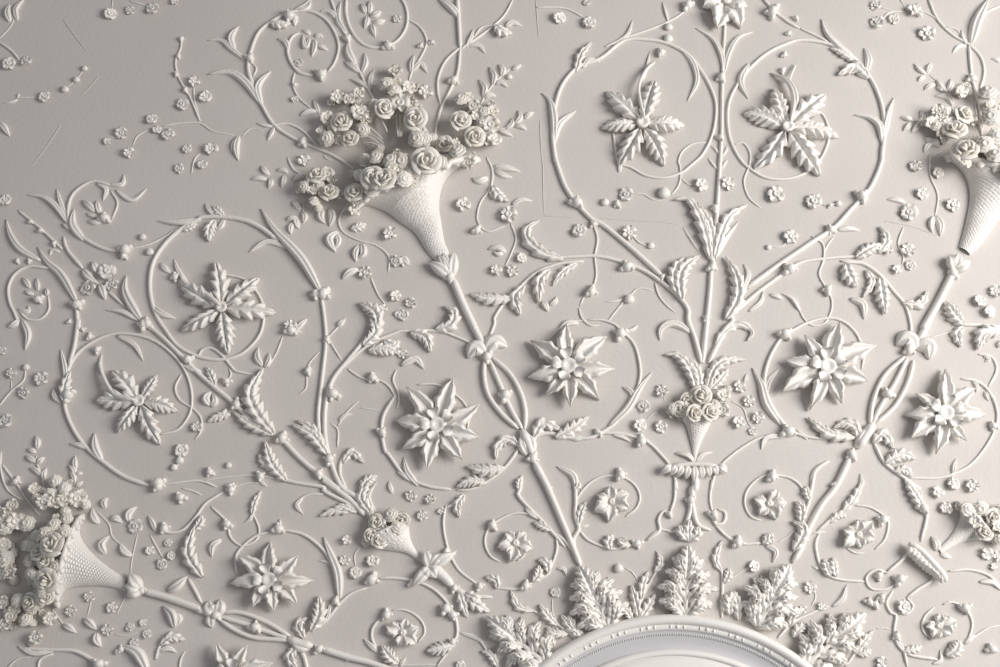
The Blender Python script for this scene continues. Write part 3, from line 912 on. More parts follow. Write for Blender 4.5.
# ------------------------------------------------------------------ vines, sprigs and loose blossoms
build('''
@central_stem|long straight stem with knots and paired leaves rising from the vase to the tufted blossom|stem
s 4.4 2.6 ; 23:402,170 13:415,667 430,520 437,420 452,300 460,170 03:470,650 476,540 480,300 490,100 492,70
k 5 ; 13:420,620
k 7.5 ; 13:437,420
k 6 ; 13:455,185
k 5.5 ; 03:475,540
k 7 ; 03:478,300
l 5 ; 03:485,285 478,220 445,155 375,110
l 5 ; 03:488,285 500,220 540,150 600,125
a 9 5 ; 13:435,390 415,300 385,215 345,155 292,155
a 8 4 ; 13:447,340 430,260 400,200 385,165
a 8 5 ; 13:450,385 475,290 510,220 580,175
l 4 ; 13:455,385 495,310 545,240
l 2 ; 13:388,360 355,310 325,265
l 2.5 ; 03:466,605 448,580 432,572
l 2.5 ; 03:480,615 495,592 500,570
l 2.5 ; 03:460,665 440,640 424,620
l 2.5 ; 03:478,665 490,642 502,625
a 9 5 ; 23:380,275 350,190 300,138 255,135
a 8 4 ; 23:392,275 380,200 340,142
a 8 5 ; 23:420,270 450,190 490,160 572,155
a 7 4 ; 23:430,275 470,235 505,190
@vine_scroll|vine with a bud-tipped side branch sweeping into a tall circle round the slender-stalked jagged rosette|vine|tall circle scrolls
s 4.4 2 ; 13:250,465 130,355 0,250 12:760,240 700,180 650,110 610,0 02:612,640 600,540 607,430 640,330 700,265 785,232 03:100,160 190,158 270,175 350,222 410,300 450,390 455,440 440,530 400,610 345,660 13:330,45 260,70 180,62 120,30 03:75,640 58,570 50,510
l 7 ; 02:607,560 603,450 585,390 556,366
l 6 ; 02:605,560 625,490 690,435
l 5 ; 03:320,195 365,250 380,320 343,398
a 6 3 ; 02:690,280 710,215 752,165
l 5 ; 02:715,265 745,235 785,242
l 4 ; 02:700,250 710,215 722,175
s 2 1.6 ; 03:20,185 100,150 200,115 290,75 340,40
k 7.5 ; 03:348,18
l 3.5 ; 03:45,178 105,140 128,78
l 3 ; 03:268,85 258,45 245,8
o 4 ; 03:270,105
o 4.5 ; 03:268,150
s 3 2.8 2 14 ; 03:215,245 180,280 150,350 155,420 170,490
l 3 ; 03:165,320 185,260 196,202
k 6 ; 03:240,205
k 9 ; 12:695,165
k 5 ; 12:760,250
l 4.5 ; 13:75,48 80,10 03:80,620 95,580
s 1.8 1.5 ; 03:415,560 360,568 320,600 308,640 13:312,20 315,75 300,115 280,135
s 1.5 1.2 ; 13:318,72 345,95 370,100
b 8 ; 13:395,98
o 6 ; 13:252,128
@vine_scroll|vine with a broad leaf tuft sweeping into a tall circle round the blade-stalked jagged rosette|vine|tall circle scrolls
s 4.4 2 ; 13:575,505 690,420 785,355 14:60,315 130,270 200,195 265,125 300,60 320,0 04:320,610 330,500 315,400 265,295 190,225 120,178 0,160 03:730,175 650,215 570,290 510,390 500,470 515,560 560,640 a:75,570 140,608 230,618 320,595 385,550 435,465 447,400 430,330 395,285
s 2.2 2.2 ; 03:785,113 04:60,140 120,172
l 7 ; 04:230,245 150,180 105,130 84,75
a 9 3 ; 04:272,305 220,265 150,292
l 6 ; 04:265,275 268,230 252,188
l 6 ; 04:325,560 345,455 369,383
l 7 ; 04:325,565 310,490 270,460 212,451
l 6 ; 03:585,250 552,320 582,388
a 6 3 ; 04:220,245 160,205 118,188
k 9 ; 14:250,138
k 6.5 ; 14:120,270
s 1.8 1.5 ; a:0,450 38,445 70,490 68,550 45,610 13:565,95 585,150 632,190
l 6 9 ; a:258,345 283,240 245,150 172,98
s 3 2 12 2 ; a:265,340 285,230 265,140 302,42
k 4.5 ; a:230,95 235,20
k 4 ; 03:740,130
k 4 ; 03:770,70
@vine_scroll|double leafy branch bending out from the central stem towards the wire-bouquet horn shaft|vine|leafy branches beside the central stem
s 4.6 3 ; 23:398,170 370,70 345,0 13:345,590 310,540 240,480 150,425 0,380 12:700,380 600,385
a 9 4 ; 12:640,388 560,365 500,310 500,270 547,236
s 3 2.4 ; 12:720,398 620,410 540,440 480,490 430,545 400,575 370,625 22:372,10 345,85
a 9 4 ; 12:440,545 350,545 276,525
a 9 3 ; 12:590,430 550,470 545,558
a 9 3 ; 12:490,490 450,540 472,608
a 6 3 ; 12:695,405 640,440 600,492
a 11 5 ; 13:322,548 312,470 332,420 392,375
a 9 4 ; 13:305,530 290,470 300,420 332,383
l 4 ; 13:300,525 285,500 268,478
k 8.5 ; 13:110,415
k 5 ; 13:245,460
l 7 ; 23:355,50 310,20 270,15 237,40 235,80
s 1.8 1.3 ; 13:215,480 230,530 260,570 297,600
s 1.4 1.2 ; 13:30,635 90,560 120,530 150,505 212,512
o 5 ; 13:115,545
l 2.5 ; 13:95,545 60,555 20,556
s 2 1.6 ; 12:760,255 775,310 765,380 770,450 758,505
k 8 ; 12:750,515
s 1.6 1.4 ; 12:725,530 705,575
@vine_scroll|double leafy branch bending out from the central stem towards the plain-bouquet horn shaft|vine|leafy branches beside the central stem
s 4.6 2.6 ; 23:425,170 480,60 520,0 13:510,610 550,580 620,520 730,440 14:0,405 100,388 240,378
a 9 4 ; 14:220,382 270,350 318,328
a 7 3 ; 14:310,365 338,310 314,260
s 3.4 2.4 ; 14:160,398 250,410 320,460 370,520 410,568 428,620 435,667 24:432,30 442,80
a 10 3 ; 14:180,405 190,450 222,498
a 10 4 ; 14:315,460 322,530 335,604
a 6 3 ; 14:260,430 282,480 248,538
a 7 3 ; 14:405,562 470,565 502,512
a 10 5 ; 13:495,625 540,540 535,460 493,380
l 5 ; 13:555,525 582,450 564,408
k 9 ; 13:745,425
a 6 3 ; 23:450,105 500,35 560,20 597,50 578,80
l 4 ; 13:585,595 632,555 642,508
l 4.5 ; 13:668,528 692,535 718,548
l 4.5 ; 13:785,592 755,545 713,523
s 2 1.6 ; 14:45,300 88,330 92,390 75,450 100,500 118,530 125,575 108,632
s 1.7 1.4 ; 14:92,370 110,330 137,298
k 7 ; 14:108,507
@vine_scroll|scroll ringing the star rosette between the central vase and the wire-bouquet horn's braid|vine|scrolls beside the central vase
s 4 2 ; 22:518,505 530,460 580,445 660,462 750,462 23:0,445 60,405 120,320 155,240 155,170 130,90 80,40 b:640,92 560,62 470,60
s 1.4 1.2 ; b:460,62 340,80 225,185
s 2 1.6 ; b:418,-10 440,55 490,95 540,92
a 9 3 ; 22:525,460 560,410 632,430
a 9 4 ; 22:610,462 680,425 742,378
l 5 ; 22:670,466 730,466
k 5 ; 22:775,440
l 5 ; 23:130,315 122,285 88,262
l 7 ; 23:35,418 110,345 150,275 203,205
k 9 ; 23:85,50
l 3.5 ; 23:95,48 130,38 150,18
k 5 ; 23:0,445
s 3 2.6 ; 23:0,445 70,445 120,455 180,475 240,530 285,590 300,667 33:268,0 265,70 248,120
k 8 ; 23:165,475
l 4 ; 23:50,450 90,460 127,482
s 3.4 2.4 ; 33:168,214 212,180 208,140 228,112 248,125
k 5 ; 33:250,122
s 2.4 1.6 ; 33:165,215 215,178 270,186 310,155
@vine_scroll|scroll ringing the star rosette between the central vase and the plain-bouquet horn's braid|vine|scrolls beside the central vase
s 4 2 ; 23:735,430 690,370 655,300 645,230 665,150 710,75 c:130,130 230,78 370,50 450,75 520,140 552,210 570,260 555,360
l 8 ; 23:710,410 655,330 632,250 598,188
l 5 ; 23:652,300 660,245 706,188
k 9.5 ; 23:740,435
k 9 ; 23:728,55
s 1.8 1.5 ; c:175,0 210,60 260,95 330,80 375,0
s 3 2 ; 23:760,440 24:10,455 80,465 200,460
a 9 4 ; 24:215,462 110,445 32,382
a 8 4 ; 24:225,465 222,425 180,405 132,422
l 3.5 ; 24:30,470 10,450 -15,430
s 2.6 2 ; 23:725,460 640,460 560,500 480,565 450,610 435,667 33:400,0 392,70 402,120
l 5 ; 23:715,455 650,465 632,508
k 7 ; 33:405,125
s 3.4 2.4 ; 33:402,120 412,158 442,150 444,115 418,104
s 3 2.2 ; 33:410,160 450,200 500,225 580,225
@vine_scroll|thin ring with acanthus tail round the star rosette outside the wire-bouquet horn's braid|vine|scrolls outside the braided stems
s 3.6 3 ; 21:765,300 720,380 715,450 730,520 d:40,500 130,620 22:40,625 120,655 200,665
s 3 2.4 ; 22:470,500 420,570 350,630 280,665 220,668
l 6 ; 22:70,650 28,595 15,538
l 5 ; 22:45,632 10,605 -15,595
a 9 4 ; 22:410,580 330,590 263,574
a 8 4 ; 22:340,640 280,632 222,656
a 7 3 ; 22:468,492 420,468 382,500 376,545
s 2.2 1.8 ; d:230,90 300,85 380,100 450,145 510,200 540,270 530,355
s 2 1.6 ; d:100,0 80,60 110,140 115,190 98,240
k 7 ; 21:712,440
s 2 1.8 ; 21:580,192 620,220 660,235 700,235 740,260 768,305
k 7 ; 21:680,225
s 1 .8 ; 21:628,345 712,356
a 7 3 ; 32:230,50 205,90 212,132
l 5 ; 32:230,55 200,90 205,125
@vine_scroll|thin ring with acanthus tail round the star rosette outside the plain-bouquet horn's braid|vine|scrolls outside the braided stems
s 3.4 3 ; 24:288,480 330,560 400,615 470,667 34:400,20 430,70 450,120 430,220
s 2 2.6 ; 24:430,620 540,620 600,605 e:480,640 570,540 635,420 650,340 630,250 580,170 510,125 430,115
k 6 ; e:630,400
s 2 1.6 ; e:640,0 645,70 600,160
l 4 ; e:575,190 590,230 600,250
l 4 ; e:500,125 525,160 522,195
l 4 ; 24:600,608 603,575 613,543
a 8 3 ; 24:288,482 325,450 368,505
a 9 4 ; 24:335,560 400,530 457,545
a 7 3 ; 24:370,595 410,590 440,612
a 8 4 ; 34:445,115 410,55 372,-5
k 8 ; 34:440,100
a 8 3 ; 24:235,462 205,415 150,412
@vine_scroll|coil round a small rosette between the ruffled side vase and wire-bouquet horn shaft|vine|coils between side vase and shaft
s 3.6 3 ; 22:478,610 470,667 32:420,50 450,90 500,140 550,195 590,240
a 5 3 ; 22:465,667 468,640 475,615
a 6 3 ; 32:540,180 510,165 475,150
l 5 ; 32:500,140 460,115 445,95
s 3 3 ; j:590,250 650,290 735,390
s 2.6 2.2 ; j:600,265 608,350 590,430 565,485 540,550 420,615 330,655 170,655
a 7 3 ; j:545,540 530,470 468,440
a 7 3 ; j:430,610 470,550 475,480
k 7 ; j:372,640
a 6 3 ; j:165,660 155,600 75,570
s 2 2 ; j:480,135 400,105 290,100 200,135 130,180 100,215 75,280 80,350 120,420 190,460
k 7 ; j:130,185
s 2 1.6 ; j:310,450 350,425 378,388
s 2.4 2 ; 32:165,90 155,150 170,240 210,320 280,375
l 3 ; 32:165,100 190,85 200,70
k 5 ; 32:165,255
l 4 ; 32:160,265 185,262 202,255
k 6 ; 32:285,378
@vine_scroll|coil round a small rosette between the capped side vase and plain-bouquet horn shaft|vine|coils between side vase and shaft
s 3.6 3 ; 34:218,0 195,70 110,140 60,185
a 6 3 ; 34:150,115 190,70 222,5
a 5 3 ; m:250,120 310,80 360,55
a 5 3 ; m:150,240 210,190 275,195
s 2.6 2.4 ; m:70,320 42,390 50,480 80,570 150,640 230,665 34:230,362
l 2.5 ; m:20,320 70,315 118,310
a 7 3 ; m:155,645 122,580 108,508
a 7 3 ; m:195,645 178,575 176,498
l 2.5 ; m:70,590 40,575 12,565
s 2 2 ; m:340,115 430,125 510,165 575,225 575,300 545,380 480,440
k 8 ; m:540,218
s 2 1.6 ; m:270,430 330,465 402,468
s 2.4 2.2 ; 34:312,332 270,320 235,350 250,385 300,390 345,370
k 8.5 ; 34:360,355
k 6 ; 34:285,340
@vine_scroll|coil with a leafy sheath between the central vase stem and the wire-bouquet horn shaft|vine|coils flanking the vase stem
s 3.4 3.6 ; 22:688,640 k:0,80 35,180 42,300 40,420 65,510 25,590 40,667
l 6 ; 22:692,667 680,612 615,574
a 5 3 ; k:30,220 60,190 55,160
a 6 3 ; k:62,475 80,380 125,305
s 2.2 2 ; k:45,300 90,230 170,155 260,120 350,122 420,140 490,200 518,280 490,360 410,420
k 8 ; k:375,112
s 2.4 2.2 ; k:65,515 130,590 240,640 300,660 440,635 500,615
l 2.5 ; k:75,495 110,490 142,480
a 7 3 ; k:300,667 285,610 318,552
a 7 3 ; k:450,632 400,620 355,580
k 7 ; k:500,612
s 1.6 1.4 ; k:560,602 620,550 665,520
@vine_scroll|coil with a leafy sheath between the central vase stem and the plain-bouquet horn shaft|vine|coils flanking the vase stem
s 3.4 3 ; 24:110,555 60,590 l:690,130 660,300 610,450 560,620 545,690
l 4 ; 24:40,640 60,590 117,553
a 6 3 ; l:665,300 640,230 650,190
a 8 3 ; l:600,465 600,360 565,305
a 9 4 ; l:545,670 600,580 620,510 540,453
s 2.2 2 ; l:645,310 600,200 530,140 440,115 340,115 250,165 190,250 185,340 230,420 310,450
k 8 ; l:385,120
s 2.2 2 ; l:0,520 60,580 130,612 200,625 300,610
k 8 ; l:138,615
a 6 3 ; l:320,625 345,590 335,545
a 6 3 ; l:390,620 370,580 388,540
s 1.3 1 ; l:430,605 500,570 565,505
l 5 ; 33:590,235 625,255 615,295
l 4 ; 24:232,667 242,640 236,603
@vine_scroll|short coil ringing a small rosette at the end of the long braided stem|vine
s 3 2.6 ; 31:640,350 700,350 32:60,362 120,390 170,440 200,500 203,555 190,580
k 6 ; 32:45,365
l 3 ; 32:90,300 95,270 105,248
k 8 ; 32:165,460
k 7 ; 32:185,480
k 6 ; 32:188,577
a 9 4 ; 32:190,590 150,600 95,610
s 2.6 2 ; 32:195,585 165,620 130,667
s 2 1.8 ; i:280,175 370,170 470,210 545,290 560,370 500,460
s 3 2.4 ; i:180,245 112,330 105,420 150,515
k 7.5 ; i:228,212
l 4.5 ; i:150,540 90,480 30,425
a 9 4 ; i:335,640 260,580 190,480
l 3.5 ; i:345,665 370,620 398,580
s 1.4 1.2 ; i:350,650 500,648 660,645
s 2.4 2 ; 32:215,545 270,560 310,610 330,667
a 6 3 ; 32:350,667 320,620 290,610
l 3.5 ; 32:300,580 260,560 220,550
@vine_scroll|coil under the fluted leaf cap ringing a small cupped rosette|vine
s 2.4 3 ; 34:330,395 308,440 325,475 340,480 335,540 350,590 385,620 490,640
s 2.2 2 ; 34:380,420 402,450 380,478 348,470
b 8 ; 34:370,450
s 3 2.4 ; 34:335,560 365,600 382,667
a 6 3 ; 34:370,610 420,600 435,590
s 2.2 2 ; n:460,125 530,105 620,140 680,200 710,290 690,390 650,460
s 2.2 2 ; n:380,150 300,230 275,310 300,380 350,410
k 8 ; n:660,155
a 9 4 ; n:490,570 560,520 602,432
s 2 1.6 ; n:650,462 780,370 850,330 953,308
l 4.5 ; n:650,468 690,425 738,388
l 4 ; n:370,640 440,610 435,515
k 6 ; 34:345,555
s 2.6 2.2 ; 34:530,325 600,320 670,340 713,380
l 5 ; 34:640,363 685,365 718,395
k 7 ; n:885,505
s 1 .8 ; n:800,520 870,500
@vine_scroll|blade-leaved vine looping round the rosette next to the flat horn's braided stem|vine
s 2.4 2.6 ; 31:250,185 200,200 150,240 130,270 130,335
k 8 ; 31:278,175
l 3 ; 31:280,170 285,150 283,138
s 2.8 3 ; 31:300,178 370,195 440,250 470,300
l 8 ; 31:498,425 492,330 465,262 440,203
l 2.5 ; 31:470,300 445,290 420,288
s 2 1.8 ; 31:40,95 95,150 110,205 150,235 200,215 212,180 190,120
a 5 3 ; 31:185,125 195,80 218,38
l 3 ; 31:190,110 180,140 158,152
k 7 ; 31:95,158
l 6 ; 31:75,212 45,235 42,275
k 6 ; 31:485,432
k 9 ; 31:615,355
s 3 2.2 ; 31:380,548 450,500 500,440 540,405 595,385
a 10 4 ; 31:395,540 425,480 425,413
l 4 ; 31:410,530 455,490 462,430
a 7 3 ; 31:372,565 350,515 385,488
s 4 3.4 ; 31:350,580 375,640 385,690
a 8 3 ; 31:345,592 320,630 345,672
@vine_scroll|crossing stems and fern leaf that feed the side vase with the ruffled collar|vine
s 5 4.4 ; 31:590,130 540,75 440,0 21:545,667 460,600 400,550 320,465
s 3.8 3 ; 31:575,105 440,35 21:490,660 330,625 290,585
a 9 5 ; 21:340,632 285,565 255,475
a 6 3 ; 21:290,590 250,560 230,525
k 8.5 ; 21:320,465
k 7 ; 21:465,602
s 4.6 3.6 ; 21:295,450 200,390 130,325 0,215 20:720,150 640,70 580,20 10:600,667 570,640
a 12 6 ; 21:290,445 230,370 200,290 248,190
a 8 4 ; 21:290,450 200,410 130,360
k 8 ; 21:140,330
a 6 3 ; 21:60,260 40,210 25,185
s 4.4 3.6 ; 31:600,130 555,60 21:560,660 515,560 495,480 490,390 500,300 525,230 580,160 655,70
k 9 ; 21:520,288
l 4 ; 21:525,285 540,300 545,318
a 9 4 ; 21:640,100 690,45 668,-10
s 3.6 3.2 ; 21:470,455 465,370 480,230 495,80 490,0 11:478,540
k 5 ; 21:498,75
a 9 4 ; 21:502,530 440,450 362,410
a 7 4 ; 21:490,500 440,430 380,392
k 8 ; 21:508,540
s 3.2 2.6 ; 21:575,667 550,600 560,545 600,530
a 6 3 ; 21:560,560 595,520 642,560
a 8 4 ; 21:635,680 650,640 695,608
l 4 ; 21:755,680 745,650 742,632
s 1.7 1.3 ; 21:540,500 540,430 512,405
s 1.6 1.2 ; 21:542,415 570,370 622,318
l 3.5 ; 21:545,395 575,372 598,370
s 1.8 1.4 ; 21:498,75 540,30 572,-10
s 1.8 1.4 ; 21:505,75 525,110 558,162
s 1.4 1.2 ; 21:470,125 430,170 420,200 415,270 388,292
k 5.5 ; 21:425,200
s 3 2.4 ; 21:560,190 620,130 700,80 785,45 22:0,45 80,42 160,45 230,70 315,108
a 9 4 ; 12:140,664 200,645 212,600 175,572
a 9 4 ; 22:40,48 100,70 120,125
a 9 4 ; 21:660,120 720,115 785,130
a 7 3 ; 21:720,80 760,100 785,80
s 1.5 1.2 ; 31:270,0 370,10 440,30
s 2 1.6 ; 31:440,50 380,55 348,80 350,115
l 4 ; 31:365,65 345,90 368,122
a 6 3 ; 31:540,115 480,110 425,130
a 6 3 ; 31:560,115 510,95 470,100
a 8 4 ; 31:620,130 575,60 610,0
l 4 ; 31:625,115 600,60 630,5
''')
